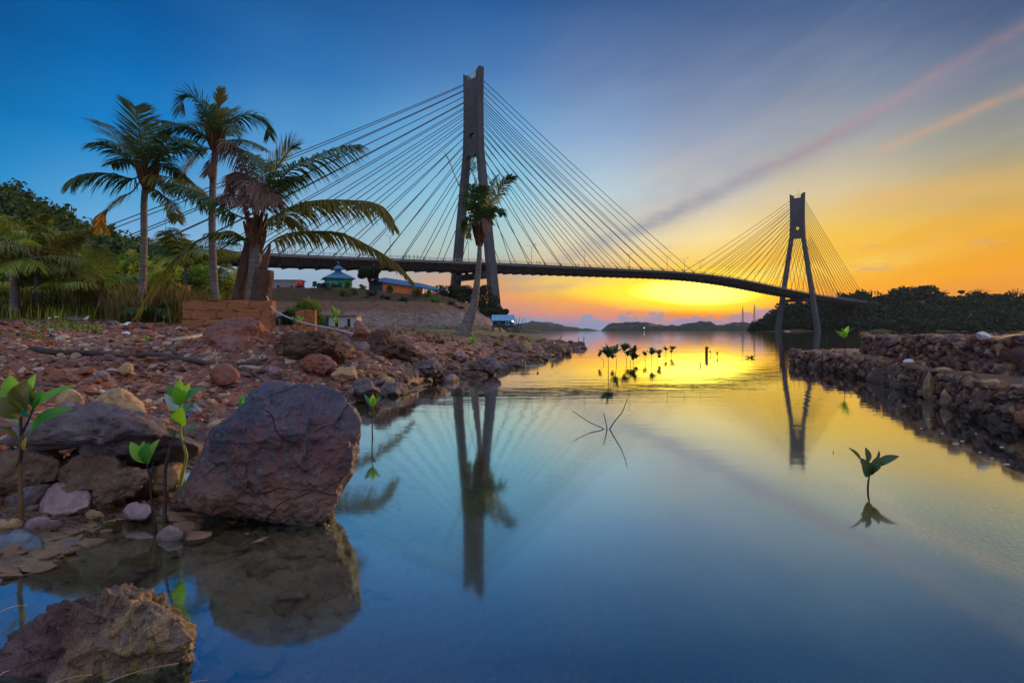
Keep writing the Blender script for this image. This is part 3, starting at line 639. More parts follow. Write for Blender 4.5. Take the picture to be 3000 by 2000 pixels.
big = Z2([(310,1180),(290,1290),(330,1400),(420,1500),(700,1540),(1050,1500),(1400,1450),(1560,1400),(1610,1310),(1680,1150),(1770,870),(1835,660),(1850,540),(1790,420),(1700,330),(1540,262),(1400,250),(1310,255),(1230,226),(1070,235),(980,290),(900,400),(820,480),(740,530),(640,590),(600,680),(560,790),(520,850),(440,1010),(370,1090)], 0, 400, 1050, 2.851)
outline_rock('boulder', big, 1.90, .20, M_bould, 'largest boulder, dark purple-brown with a rounded top, standing in the shallow water', 'boulder', 3, 7, .048, .10, 11)
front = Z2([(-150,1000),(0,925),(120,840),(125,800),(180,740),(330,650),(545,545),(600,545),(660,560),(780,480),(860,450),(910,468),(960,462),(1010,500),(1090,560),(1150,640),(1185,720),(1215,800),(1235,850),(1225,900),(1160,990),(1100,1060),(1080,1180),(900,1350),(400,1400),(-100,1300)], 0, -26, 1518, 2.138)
outline_rock('boulder', front, 1.13, .17, M_front, 'jagged boulder at the bottom left corner, umber on its left and sunlit ochre on its right', 'boulder', 11, 7, .085, .25, 9, detail=1.8)
def slab(pts, d, depth, mat, label, seed, sub=5, rough=.06, tilt=.3, k=5, cat='rock'): return outline_rock('rock', pts, d, depth, mat, label, cat, seed, sub, rough, tilt, k)
slab(Z2([(-30,600),(60,560),(180,500),(400,480),(480,375),(620,365),(760,385),(850,400),(1060,440),(1150,530),(1290,560),(1400,620),(1415,680),(1290,745),(1100,760),(900,765),(760,770),(735,700),(600,610),(380,610),(150,645),(0,660)], 0, 0, 1050, 2.41), 2.08, .22, M_ledge, 'long dark slate ledge lying across the shore behind the leafy seedlings', 21, 6, .07, .5, 6)
slab(Z2([(650,380),(655,330),(700,280),(760,235),(830,222),(900,245),(960,290),(1000,340),(1020,400),(990,440),(800,450),(690,430)], 0, 0, 1050, 2.41), 2.75, .16, M_tan, 'tan rounded rock resting just behind the dark ledge', 22)
slab(Z2([(400,300),(430,250),(480,222),(540,235),(585,300),(590,340),(520,360),(430,350)], 0, 0, 1050, 2.41), 2.95, .09, M_tan, 'small brown block of rock left of the tan rounded rock', 23, 4)
slab(Z2([(290,1050),(320,970),(385,892),(500,885),(600,925),(632,990),(620,1060),(560,1110),(430,1170),(330,1150),(280,1110)], 0, 0, 1050, 2.41), 1.88, .12, M_viol, 'rounded violet-grey rock below the ledge beside the largest seedling', 24)
slab(Z2([(-60,1110),(20,1040),(130,960),(260,900),(370,890),(340,960),(260,1040),(180,1100),(60,1170),(-60,1200)], 0, 0, 1050, 2.41), 1.92, .10, M_ledge, 'wedge-shaped layered rock behind the stem of the largest seedling', 25)
slab(Z2([(150,1200),(230,1130),(350,1150),(440,1165),(440,1220),(390,1270),(260,1260),(160,1240)], 0, 0, 1050, 2.41), 1.76, .07, M_viol, 'flat brownish rock at the waterline right of the largest seedling', 26, 4)
slab(Z2([(590,1110),(620,1075),(680,1070),(730,1100),(745,1150),(680,1180),(600,1170)], 0, 0, 1050, 2.41), 1.86, .06, M_tan, 'small tan rock at the waterline with a sharp right corner', 27, 4)
slab(Z2([(870,1080),(900,1050),(990,1035),(1060,1040),(1095,1055),(1060,1095),(960,1130),(890,1130)], 0, 0, 1050, 2.41), 1.84, .06, M_viol, 'flat grey stone at the waterline beside the thin seedling', 28, 4)
slab(Z2([(1105,1250),(1150,1205),(1250,1192),(1300,1215),(1290,1270),(1240,1310),(1150,1320),(1110,1290)], 0, 0, 1050, 2.41), 1.70, .055, M_viol, 'small violet stone in the water at the foot of the largest boulder', 29, 4)
slab(Z2([(-60,1270),(60,1255),(200,1250),(280,1275),(305,1330),(260,1400),(100,1420),(-60,1430)], 0, 0, 1050, 2.41), 1.62, .09, M_blue, 'flat blue-grey rock lying at the water edge by the left frame edge', 30, 4)
slab(Z2([(-50,960),(30,940),(90,965),(115,1010),(70,1045),(-50,1060)], 0, 0, 1050, 2.41), 2.0, .07, M_blue, 'small blue rock sticking out above the wedge-shaped rock', 31, 4)
slab(Z2([(-60,1180),(60,1150),(150,1150),(160,1230),(120,1255),(-60,1250)], 0, 0, 1050, 2.41), 1.74, .07, M_tan, 'low brown rock left of the largest seedling stem', 32, 4)
slab(Z2([(350,960),(400,760),(520,700),(700,640),(880,760),(1010,810),(1050,880),(1040,1000),(960,1040),(820,1060),(700,1090),(620,940),(480,880)], 0, 0, 1050, 2.41), 1.98, .15, M_mud, 'muddy brown rock mass under the dark ledge', 33, 6, .09, .6, 6)
slab(Z2([(-60,700),(120,660),(350,640),(430,720),(380,860),(200,900),(60,960),(-60,960)], 0, 0, 1050, 2.41), 2.0, .13, M_mud, 'muddy brown rock face left of the largest seedling stem', 34, 5, .09, .6, 5)
slab(Z2([(1040,860),(1080,800),(1180,745),(1280,760),(1290,850),(1210,940),(1100,960),(1050,930)], 0, 0, 1050, 2.41), 2.1, .10, M_tan, 'orange-brown rock wedged behind the thin seedlings', 35, 5, .08)
slab([(612,1000),(620,970),(660,950),(700,945),(760,962),(800,985),(815,1020),(800,1050),(760,1066),(690,1064),(630,1050)], 6.4, .55, M_red, 'large rust-purple rock mass lying in front of the clay block wall', 36, 6, .09, .4, 7)
slab([(808,1044),(826,1012),(860,992),(905,986),(960,995),(1000,1010),(1016,1042),(980,1068),(900,1078),(840,1068)], 6.1, .45, M_deb, 'dark tangled heap of earth and roots right of the rust-purple rock mass', 43, 6, .13, .5, 5)
slab([(1006,1034),(1030,1010),(1080,1000),(1150,1003),(1200,1014),(1225,1038),(1170,1052),(1080,1058)], 7.2, .5, M_deb, 'low dark heap of earth and roots left of the leaning palm', 44, 6, .13, .5, 5)
slab(Z2([(820,1200),(850,1170),(920,1170),(980,1230),(1040,1290),(1000,1330),(900,1330),(840,1290)], 0, 750, 700, 2.851), 4.95, .22, M_ledge, 'dark rounded rock at the waterline right of the largest boulder', 37, 5)
slab(Z2([(1020,1290),(1040,1240),(1150,1215),(1260,1240),(1275,1275),(1200,1300),(1080,1310)], 0, 750, 700, 2.851), 5.5, .25, M_ledge, 'long low rock lying in the water edge', 38, 5)
slab(Z2([(1550,1170),(1600,1150),(1690,1165),(1680,1210),(1600,1225),(1555,1205)], 0, 750, 700, 2.851), 6.9, .2, M_viol, 'grey rounded rock in the waterline below the pylon', 39, 4)
slab(Z2([(835,690),(850,680),(885,700),(900,750),(945,775),(975,810),(930,850),(830,840),(800,810),(845,770)], 0, 750, 700, 2.851), 9.5, .3, M_red, 'dark red lump of earth with a pointed knob beside the rope end', 40, 5, .04)
slab([(690,1228),(712,1208),(742,1203),(762,1222),(752,1246),(712,1250)], 3.1, .1, M_ledge, 'dark stone peeping out behind the left edge of the largest boulder', 41, 4)
slab([(618,1096),(640,1070),(680,1075),(700,1105),(680,1122),(630,1120)], 4.8, .14, M_red, 'rust brown pointed stone with a stick standing on it', 42, 4)
for i, (x, y, w, h, mt, lb) in enumerate([
    (370,1085,30,22,M_tan,'pale round stone lying on the gravel above the tan rounded rock'),(300,1108,34,20,M_viol,'pinkish angular stone on the gravel behind the tan rock'),
    (800,1088,26,18,M_viol,'pale lilac stone just below the dark branches'),(1040,1145,30,14,M_viol,'flat lilac stone near the water right of the boulder top'),
    (1130,1122,40,18,M_tan,'tan stone in the wet edge of the shore'),(440,1252,34,22,M_tan,'sandy stone between ledge and gravel'),
    (545,1205,60,18,M_blue,'long flat bluish stone left of the largest boulder'),(190,1110,60,18,M_red,'long rust red stone behind the largest seedling'),
    (1345,1045,40,16,M_viol,'pale flat stone below the leaning palm'),(1250,1080,70,24,M_ledge,'dark long stone at the shore below the leaning palm'),
    (1420,1075,60,24,M_ledge,'dark low stone at the waterline beside the pylon reflection'),(930,1068,70,26,M_red,'rust brown stone at the foot of the debris bank'),
    (1010,1100,56,24,M_tan,'brown boulder-like stone at the foot of the debris bank near the water')]):
    d = ray_ground(x, y+h*.8)[1]
    a = np.linspace(0, 6.28, 9)[:-1]; rg = np.random.default_rng(90+i); r_ = rg.uniform(.8, 1.1, 8)
    slab([(x+w*r_[k]*math.cos(a[k])*.68, y+h*.85*r_[k]*math.sin(a[k])) for k in range(8)], d, w/F*d*.7, mt, lb, 50+i, 5, .13, .3, 11)

# loose stones: the largest as individual things, the finest as gravel
rng = np.random.default_rng(5)
protos = []
for i in range(14):
    V, Q = rockV(200+i, 3, 10, .09); me = mesh('stone', V, [Q], None, False); me.materials.append(M_stone); protos.append(me)
def scatter(n, dmin, dmax, umin, umax, rg, smin=.05):
    x = []; 
    d = np.exp(rg.uniform(math.log(dmin), math.log(dmax), n)); u = rg.uniform(umin, umax, n); X = u*d
    s = sdist(X, d); z = HG(X, d); k = (s > smin) & ((fbm(np.stack([X*1.1, d*.8, X*0], -1), 3, 91) > -.12) | (rg.random(len(X)) < .35))
    return X[k], d[k], z[k], s[k]
X, Yd, Zd, Sd = scatter(900, 2.3, 13, -.9, .12, rng, .03)
sz = np.exp(rng.normal(math.log(.028), .36, len(X)))*np.clip(Yd/3.6, .9, 1.6)
o_ = np.argsort(-sz/Yd)[:290]
for j in o_:
    o = bpy.data.objects.new('stone', protos[rng.integers(14)]); COL.objects.link(o)
    s = sz[j]; o.scale = (s*rng.uniform(.9, 1.7), s*rng.uniform(.7, 1.2), s*rng.uniform(.35, .75)); o.rotation_euler = (rng.normal()*.25, rng.normal()*.25, rng.uniform(0, 6.28))
    o.location = (X[j], Yd[j], Zd[j]+s*rng.uniform(-.15, .15)); tag(o, 'loose rust, tan or lilac stone lying among the red shore gravel', 'stone', 'loose stones strewn over the red shore')
low = [rockV(300+i, 2, 6, .12) for i in range(10)]; low1 = [rockV(400+i, 1, 4, .12) for i in range(10)]
BUR = np.random.default_rng(77).uniform(-.32, .22, 997)
def gravel(name, X, Y, Z, S, bank, mat, rg, flat=.5, label=None, kind='stuff'):
    m = MB(); 
    for k in range(len(X)):
        V, Q = bank[rg.integers(len(bank))]; a = rg.uniform(0, 6.28); c, s_ = math.cos(a), math.sin(a); s = S[k]
        W = V*np.array([s*rg.uniform(.8, 1.6), s*rg.uniform(.7, 1.1), s*rg.uniform(flat*.6, flat*1.3)])
        tl = rg.normal()*.25; W = np.stack([W[:, 0], W[:, 1], W[:, 2]+tl*W[:, 0]], -1)
        m.add(np.stack([W[:, 0]*c-W[:, 1]*s_+X[k], W[:, 0]*s_+W[:, 1]*c+Y[k], W[:, 2]+Z[k]+s*BUR[k % 997]], -1), Q, rg.uniform())
    o = obj(name, m, mat); tag(o, label, 'gravel', None, kind); return o
M_grav = m_tint('mixed red gravel', [(.07,.024,.016),(.19,.055,.025),(.12,.048,.035),(.11,.07,.085),(.25,.11,.055),(.23,.07,.028),(.09,.052,.06),(.36,.25,.19)], 30, .85, .6, .004)
X, Yd, Zd, Sd = scatter(7000, 1.7, 6, -.95, .15, rng, .0); S = np.exp(rng.normal(math.log(.0115), .42, len(X)))*np.clip(Yd/2.6, .8, 1.8)
gravel('gravel', X, Yd, Zd, S, low, M_grav, rng, .55, 'red, tan and lilac gravel covering the near shore')
X, Yd, Zd, Sd = scatter(19000, 4.5, 22, -.95, .15, rng, -.05); S = np.exp(rng.normal(math.log(.019), .5, len(X)))*np.clip(Yd/7, .8, 1.9)
gravel('gravel', X, Yd, Zd, S, low1, M_grav, rng, .55, 'red rubble covering the farther part of the shore')
X, Yd, Zd, Sd = scatter(1100, 1.0, 3.4, -.9, .05, rng, -.9); k = (Sd < -.03) & (Zd > -.5); X, Yd, Zd = X[k], Yd[k], Zd[k]
gravel('submerged_gravel', X, Yd, Zd, np.exp(rng.normal(math.log(.022), .5, len(X))), low, m_plain('mud coated bottom stones', (.20,.125,.08), .9, .4, 12, .5), rng, .35, 'stones lying on the bottom of the shallow water')
# chunks along the eroded bank edges and the rocky point
X, Yd, Zd, Sd = scatter(9000, 5.2, 24, -.45, .16, rng, -.05); k = (Sd < .9) | (np.abs(1500+X/Yd*F-870) < 260)&(Yd > 5.2)&(Yd < 8); X, Yd, Zd = X[k][:1500], Yd[k][:1500], Zd[k][:1500]
gravel('rubble', X, Yd, Zd, np.exp(rng.normal(math.log(.05), .4, len(X)))*np.clip(Yd/8, .8, 1.8), low, m_tint('dark wet rubble', [(.07,.04,.04),(.15,.07,.05),(.12,.09,.11),(.20,.12,.08),(.10,.06,.05)], 20, .7, .8, .01), rng, .6, 'dark rubble heaped along the eroded shore edge')

# ================================================================ rubble stone jetty, right
M_jet = m_rock('mortared rubble', [(.07,.035,.028),(.19,.085,.05),(.14,.09,.085),(.29,.15,.085),(.35,.20,.13)], 7, 1., .03)
M_jst = m_tint('jetty stones', [(.06,.03,.026),(.18,.075,.045),(.12,.075,.09),(.29,.145,.07),(.11,.058,.04),(.20,.13,.13),(.42,.26,.13)], 14, .75, .8, .01)
JR = [rockV(800+i, 2, 12, .22) for i in range(12)]
def tier(name, front, back, z0, z1, label, seed, ns, srange, amp=.05):
    """rubble wall: lumpy top surface and face between a front line and a back line, stones bedded in it"""
    rg = np.random.default_rng(seed); f = bez([np.array([a, b, 0]) for a, b in front], 160)[:, :2]; b = bez([np.array([a, c, 0]) for a, c in back], 160)[:, :2]
    rows = []
    for k, (w, z) in enumerate([(0, z0), (0, z0*.6+z1*.1), (.0, z0*.3+z1*.5), (.0, z1*.8), (.02, z1*.95), (.07, z1), (.2, z1), (.4, z1), (.6, z1), (.8, z1), (1, z1), (1, z0)]):
        p = f*(1-w)+b*w; rows.append(np.stack([p[:, 0], p[:, 1], np.full(160, z)], -1))
    A = np.stack(rows); sub = []
    for k in range(len(A)-1):
        for q in range(3): sub.append(A[k]*(1-q/3)+A[k+1]*q/3)
    A = np.stack(sub+[A[-1]]); sh = A.shape; pt = A.reshape(-1, 3)
    n = np.stack([fbm(pt*3.5, 4, seed), fbm(pt*3.5, 4, seed+7), fbm(pt*2.5, 4, seed+3)], -1); pt = pt+n*np.array([amp, amp, amp*.55])
    r, c = sh[:2]; i = np.arange(r-1)[:, None]*c; j = np.arange(c-1)[None]; m = MB()
    m.add(pt, np.stack([i+j, i+j+1, i+j+c+1, i+j+c], -1).reshape(-1, 4)); m.Fq.append(np.array([[k*c for k in range(r)]])); m.Fq.append(np.array([[k*c+c-1 for k in range(r-1, -1, -1)]]))
    w = obj(name, m, M_jet, None, True, (float(f[:, 0].mean()), float(f[:, 1].mean()), 0)); tag(w, label, 'stone wall')
    m = MB()
    for k in range(ns):
        V, Q = JR[rg.integers(12)]
        s = rg.uniform(*srange)*rg.choice([.7, 1, 1.5]); t = rg.random(); i = int(t*158); ff, bb = f[i], b[i]
        if rg.random() < .72: p = np.array([*ff, rg.uniform(max(z0, -.06), z1)])
        else: q = rg.random()**1.3; pp = ff*(1-q)+bb*q; p = np.array([*pp, z1-.022])
        W = V*np.array([s*rg.uniform(.8, 1.4), s*.9, s*rg.uniform(.5, 1.1)]); a = rg.uniform(0, 6.28); W = W@np.array([[math.cos(a), math.sin(a), 0], [-math.sin(a), math.cos(a), 0], [0, 0, 1]])
        m.add(W+p, Q, rg.uniform())
    for pc in [m]: o = obj('bedded_stones', pc, M_jst, w)
    return w
lowt = tier('stone_wall', [(5.3,10.75),(5.02,10.3),(4.42,7.3),(3.68,5.05),(3.30,4.15),(3.05,3.4),(2.9,2.2)], [(6.4,10.9),(6.3,10.2),(5.6,8.9),(4.7,6.6),(4.2,4.9),(4.05,3.4),(4.0,2.2)], -.25, .25, 'lower tier of the rubble stone jetty, its face dropping straight into the water', 71, 1900, (.018, .05), .07)
upt = tier('stone_wall', [(5.6,9.1),(5.36,8.8),(4.66,6.9),(4.34,6.0),(4.05,5.0),(3.92,4.2),(3.85,3.0)], [(8.5,9.4),(8.5,8.8),(8.0,7.0),(7.6,6.0),(7.2,5.0),(7,4.2),(7,3.0)], .1, .53, 'upper tier of the rubble stone jetty, set back behind the lower tier', 72, 1700, (.02, .055), .06)
m = MB()
for k, (px, py, w, h) in enumerate([(2528,1096,14,66),(2727,1170,24,88),(2775,1190,20,50),(2868,1215,30,60),(2505,1095,8,30)]):
    d = 1020/(py-HY)-.02; c = P(px, py-h*.35, d); V, Q = rockV(700+k, 4, 8, .1); m = MB(); m.add(V*np.array([w/F*d*.75, .06, h/F*d*.62])+c, Q)
    obj('facing_stone', m, M_tan, lowt)
for k, (px, py, s, lb) in enumerate([(2662,1062,13,'white stone lying on the lower tier of the jetty'),(2718,1067,11,'pale blue-white stone lying on the lower tier, right of the white stone'),(2880,985,16,'pale stone set in the rim of the upper jetty tier')]):
    d = 6.1 if k < 2 else 4.95; V, Q = rockV(720+k, 3, 8, .08); m = MB(); c = P(px, py, d); m.add(V*np.array([1.3, 1, .9])*s/F*d+c, Q)
    o = obj('stone', m, m_plain('white quartz stone', (.62, .62, .66), .6, .15, 20, .5, .01), None, False, tuple(c)); tag(o, lb, 'stone')

# ================================================================ clay block walls and rope
def m_brickish(name, c1, c2):
    m, t = newmat(name); v = coord(t); n = t.noise(v, 6, 5, .65); n2 = t.noise(v, 60, 4, .7); a = t.n('ShaderNodeAttribute', attribute_name='tint').outputs['Fac']
    c = t.mix(t.m('ADD', t.m('MULTIPLY', n, .6), t.m('MULTIPLY', a, .3)), c1, c2); c = t.mix(t.mr(n2, .5, .8, 0, .5), c, tuple(x*.5 for x in c1))
    bsdf(t, c, .95, t.bump(t.m('ADD', n, n2), .9, .015), .2); return m
M_clay = m_brickish('clay block', (.25, .10, .05), (.40, .19, .09)); M_mort = m_plain('mud mortar', (.17, .085, .05), .95, .3, 12, .8, .01, .1)
def block_wall(x0, x1, ytop, ybot, d, rows, cols, label, rz=0., name='block_wall', ragged=None, mat=None):
    a = P(x0, ybot, d); b = P(x1, ytop, d); L = b[0]-a[0]; H = b[2]-a[2]; c = (a+b)/2; o = thing(name, (c[0], d, a[2]), label, 'wall')
    R = Matrix.Rotation(rz, 3, 'Z'); rg = np.random.default_rng(int(x0)); bw = L/cols; bh = H/rows; mm = MB(); mm.box((c[0], d+.02, (a[2]+b[2])/2-.012), (L-.05, .17, H-.03), rz); obj('mortar', mm, M_mort, o); m = MB()
    for r in range(rows):
        for k in range(-1, cols+1):
            u0 = k*bw+(bw/2 if r % 2 else 0); u1 = u0+bw; u0 = max(u0, 0); u1 = min(u1, L)
            if u1-u0 < bw*.2: continue
            V, Q = ICO(3); V = np.clip(V*2.4, -1, 1)*np.array([(u1-u0-.009)/2, .105, (bh-.003)/2]); V = V+.014*np.stack([fbm(V*9+k*3+r*7, 3, i) for i in range(3)], -1)
            p = np.array(R@Vector(((u0+u1)/2-L/2, rg.normal()*.006, 0)))
            V = V@np.array([[math.cos(rz), math.sin(rz), 0], [-math.sin(rz), math.cos(rz), 0], [0, 0, 1]])
            m.add(V+p+np.array([c[0], d, a[2]+(r+.5)*bh]), Q, rg.uniform())
    obj('blocks', m, M_clay, o, True); return o
block_wall(540, 803, 881, 962, 12.6, 3, 4, 'low wall of big orange clay blocks below the coconut palms', .0)
block_wall(868, 925, 908, 975, 13.2, 3, 2, 'broken stub of clay block wall with a crumbled right end', .15)
M_rope = m_plain('grey rope', (.36, .37, .42), .8, .2, 40, .5, .003)
m = MB(); m.tube(bez([P(782,868,12.9), P(800,905,12.4), P(850,932,12), P(910,950,11.6), P(990,966,11), P(1060,985,10.4), P(1120,998,10)], 50), .016, 8)
tag(obj('rope', m, M_rope, None, True), 'thick grey rope running from the palm stump down to the shore', 'rope')

# ================================================================ driftwood, twigs, litter
M_wood = m_rock('wet dark driftwood', [(.03,.025,.03),(.06,.045,.045),(.10,.08,.08)], 9, .8, .01, wet=False)
M_pale = m_rock('bleached driftwood', [(.28,.22,.17),(.40,.32,.25),(.5,.42,.34)], 14, .8, .01, wet=False)
def onground(px, d): x = (px-1500)/F*d; return np.array([x, d, HG1(x, d)])
def branch(pts, r0, r1, mat, label, name='driftwood_branch', cat='branch', side=(), lift=.01, n=40):
    w = [ray_ground(*p)+[0, 0, lift] for p in pts]; c = bez(w, n); m = MB(); rr = np.linspace(r0, r1, n)*(1+.15*vnoise(c*9, 3)); m.tube(c, rr, 8)
    for s in side:
        q = [ray_ground(*p)+[0, 0, lift*1.5] for p in s]; m.tube(bez(q, 14), np.linspace(r1*1.1, r1*.4, 14), 6)
    o = obj(name, m, mat, None, True, tuple(w[0])); return tag(o, label, cat)
branch([(85,1025),(170,1036),(280,1038),(360,1046),(450,1042),(540,1055),(620,1068),(700,1070),(790,1065)], .032, .018, M_wood, 'long dark wet branch lying across the gravel', side=[[(490,1026),(530,1047),(560,1060)],[(420,1062),(500,1056)]])
branch([(640,1068),(700,1085),(745,1100),(768,1122)], .028, .012, M_wood, 'shorter dark branch end pointing down towards the largest boulder')
branch([(500,1002),(560,992),(600,984)], .03, .03, M_pale, 'pale log fragment lying left of the rust-purple rock')
for pts, lb in [([(165,925),(215,930),(255,934)],'thin pale stick under the young palms'),([(925,1060),(960,1085),(990,1105)],'pale stick poking out of the debris bank')]:
    branch(pts, .012, .006, M_pale, lb, 'driftwood_stick')
m = MB(); b = ray_ground(638, 1072); m.tube(bez([b, P(634, 1050, b[1]), P(629, 1022, b[1])], 8), [.012, .010, .008, .008, .007, .006, .005, .004], 6); tag(obj('driftwood_stick', m, M_pale, None, True), 'upright greenish-tan stick standing on the pointed rust stone', 'stick')
def water_twig(base, arms, r, label, name='dead_twig'):
    g = G(*base); m = MB(); 
    for arm in arms: m.tube(bez([g+[0, 0, -.02]]+[P(a, b, g[1]+dd) for a, b, dd in arm], 14), np.linspace(r, r*.45, 14), 6)
    return tag(obj(name, m, M_wood, None, True, tuple(g)), label, 'twig')
water_twig((1780,1256), [[(1762,1252,0),(1725,1235,.05),(1677,1203,.1)],[(1800,1235,-.03),(1823,1206,-.1),(1838,1168,-.15)],[(1774,1232,0),(1768,1209,0)]], .0042, 'three-armed dark twig standing in the calm water, mirrored into a star')
water_twig((1632,1003), [[(1636,998,0),(1642,990,0),(1648,979,0)]], .025, 'dark stick leaning out of the tip of the shore')
water_twig((1695,998), [[(1694,993,0),(1696,986,0)]], .02, 'short dark twig in the far water, left of its forked neighbour')
water_twig((1710,998), [[(1710,992,0),(1708,985,0)],[(1711,992,0),(1716,986,0)],[(1711,993,0),(1706,990,0)]], .018, 'forked dark twig in the far water beyond the shore tip')
water_twig((2052,1072), [[(2052,1067,0),(2050,1060,0)],[(2053,1068,0),(2055,1058,0)]], .008, 'tiny sprig in the bright yellow reflection')
water_twig((2200,1048), [[(2192,1045,0),(2184,1044,.1)],[(2206,1044,0),(2210,1044,-.1)],[(2202,1043,0),(2203,1041,0)]], .02, 'dark floating twig left of the far pylon reflection')
water_twig((2441,1325), [[(2441,1322,0),(2441,1319,0)]], .002, 'tiny dark bit floating left of the leafy seedling in open water')
g = G(2070, 1044); m = MB(); m.tube([g+[0, 0, -.2], g+[0, 0, .1], P(2070, 1018, g[1])], .032, 10); V, Q = rockV(5, 2, 4, .1); m.add(V*.045+P(2071, 1020, g[1]), Q)
tag(obj('mooring_post', m, m_plain('rusty post', (.22, .06, .03), .9, .3, 20, .5), None, False, tuple(g)), 'short rust-red stake standing in the bright yellow reflection', 'post')
for k, (x0, x1, y, lb) in enumerate([(-30,80,1780,'grass straw at the left edge above the front boulder'),(-20,30,1972,'grass straw in the bottom left corner'),(130,270,1985,'short straw leaning over the foot of the front boulder'),(300,525,1975,'long straw leaning across the ochre face of the front boulder'),(500,610,2000,'straw at the bottom edge right of the front boulder')]):
    a = P(x0, y+34, .86); b = P(x1, y-(34 if k == 3 else 10), .9); m = MB(); m.tube(bez([a+[0, 0, -.03], a, (a+b)/2+[0, 0, .006], b], 12), np.linspace(.0011, .0004, 12), 5); tag(obj('grass_straw', m, M_pale, None, True), lb, 'straw', 'straws in front of the lower boulder')
# litter: crumpled plastic and shards
M_plw = m_plain('white plastic', (.62, .66, .72), .5, .1, 9, .3); M_plb = m_plain('sky blue plastic', (.07, .34, .58), .5, .15, 9, .3); M_pld = m_plain('navy plastic', (.02, .05, .14), .4, .2, 9, .3); M_plo = m_plain('orange plastic', (.55, .22, .05), .5, .2, 9, .3)
def litter(px, py, w, h, mat, label, seed):
    b = ray_ground(px, py); s = b[1]/F; n = 9; u, v = np.meshgrid(np.linspace(-1, 1, n), np.linspace(-1, 1, n)); p3 = np.stack([u.ravel(), v.ravel(), u.ravel()*0+seed], -1)
    z = .55*fbm(p3*1.2, 3, seed)*h*s; X = u.ravel()*w*s*(1+.15*fbm(p3*2, 2, seed+2))/2; Y = v.ravel()*w*s*.35+.12*z; i = np.arange(n-1)[:, None]*n; j = np.arange(n-1)[None]
    Q = np.stack([i+j, i+j+1, i+j+n+1, i+j+n], -1).reshape(-1, 4); T = np.stack([X, Y, z+abs(Y)*.3+.012], -1); m = MB(); m.add(np.concatenate([T, T-[0, 0, .004]])+b, np.concatenate([Q, Q[:, ::-1]+n*n]))
    return tag(obj('plastic_scrap', m, mat, None, True, tuple(b)), label, 'litter')
for q in [(225,938,50,12,M_plw,'flat white plastic sheet lying at the edge of the grass on the left'),(262,950,22,9,M_plb,'sky blue scrap just below the white plastic sheet'),(155,938,30,18,M_plw,'crumpled pale scrap left of the white plastic sheet'),(24,930,18,10,M_plw,'white scrap lying by the left picture edge'),
          (147,985,28,8,M_plw,'thin white shard on the red gravel at left'),(365,980,26,8,M_plw,'white shard beside the lone small seedling'),(205,1055,22,8,M_plo,'orange scrap lying in front of the dark branch'),(282,1157,40,10,M_plw,'pale scrap lying left of the tan rounded rock'),
          (852,1000,34,18,M_pld,'navy plastic scrap stuck in the debris bank'),(950,1028,9,10,M_plb,'bright blue sliver on the debris bank'),(1107,1066,14,6,M_plb,'turquoise scrap at the end of a pale stick'),(345,952,60,12,M_plw,'grey-white sheet beside the base of the left palm'),(910,998,40,26,M_plw,'pale crumpled bag on the debris bank'),(415,1072,0.1,8,M_plw,None)]:
    if q[5]: litter(*q[:5], q[5], int(q[0]))

M_fleck = m_plain('pale foam fleck', (.7,.68,.62), .7, .2, 50, .2)
rg = np.random.default_rng(44); fl = None
for px, py in [(2820,1292),(2800,1300),(2935,1310),(2870,1325),(2700,1255),(2720,1228),(2905,1342),(2760,1270),(2650,1190),(2560,1215),(2585,1222),(2860,1270),(2950,1360),(2640,1238),(2360,1345)]:
    g = G(px, py); a = rg.uniform(0, 6.28); n = 7; th = np.linspace(0, 6.28, n, endpoint=False); r = rg.uniform(.5, 1, n)*rg.uniform(.003, .009); V = np.stack([np.cos(th)*r*2.2, np.sin(th)*r, np.full(n, .001)], -1); m = MB(); m.add(np.concatenate([V, V+[0, 0, .002]])+g, [list(range(n-1, -1, -1)), list(range(n, 2*n))]+[[k, (k+1) % n, n+(k+1) % n, n+k] for k in range(n)])
    tag(obj('foam_fleck', m, M_fleck, None, False, tuple(g)), 'tiny pale fleck floating on the calm water by the jetty', 'fleck', 'flecks floating by the jetty')
# ================================================================ mangrove seedlings
def m_leaf(name, c1, c2, back, trans=.35):
    m, t = newmat(name); v = coord(t); n = t.noise(v, 18, 4, .6); a = t.n('ShaderNodeAttribute', attribute_name='tint').outputs['Fac']
    c = t.mix(t.m('ADD', t.m('MULTIPLY', a, .8), t.m('MULTIPLY', t.m('SUBTRACT', n, .5), .5)), c1, c2)
    sp = t.noise(v, 55, 3, .7); c = t.mix(t.mr(sp, .64, .72, 0, .75), c, (.16,.11,.03)); c = t.mix(t.mr(t.noise(v, 9, 3, .6), .55, .75, 0, .4), c, tuple(x*.5 for x in c1))
    g = t.n('ShaderNodeNewGeometry').outputs['Backfacing']; c = t.mix(t.m('MULTIPLY', g, .5), c, back)
    bsdf(t, c, .38, t.bump(n, .2, .002), .5, 0, trans); return m
L_green = m_leaf('mangrove leaf', (.03,.17,.02), (.09,.36,.04), (.10,.30,.12)); L_lime = m_leaf('young lime leaf', (.14,.40,.02), (.29,.60,.04), (.3,.5,.1), .5)
L_olive = m_leaf('olive brown leaf', (.055,.075,.012), (.13,.14,.02), (.12,.10,.03)); L_teal = m_leaf('blue green leaf', (.02,.16,.10), (.05,.30,.20), (.1,.4,.35)); L_pale = m_leaf('pale leaf back', (.30,.50,.42), (.45,.62,.5), (.3,.5,.4))
L_yel = m_leaf('yellowing leaf', (.42,.34,.03), (.5,.45,.05), (.4,.3,.05)); L_dark = m_leaf('shaded mangrove leaf', (.02,.05,.012), (.05,.10,.02), (.04,.08,.02), .2)
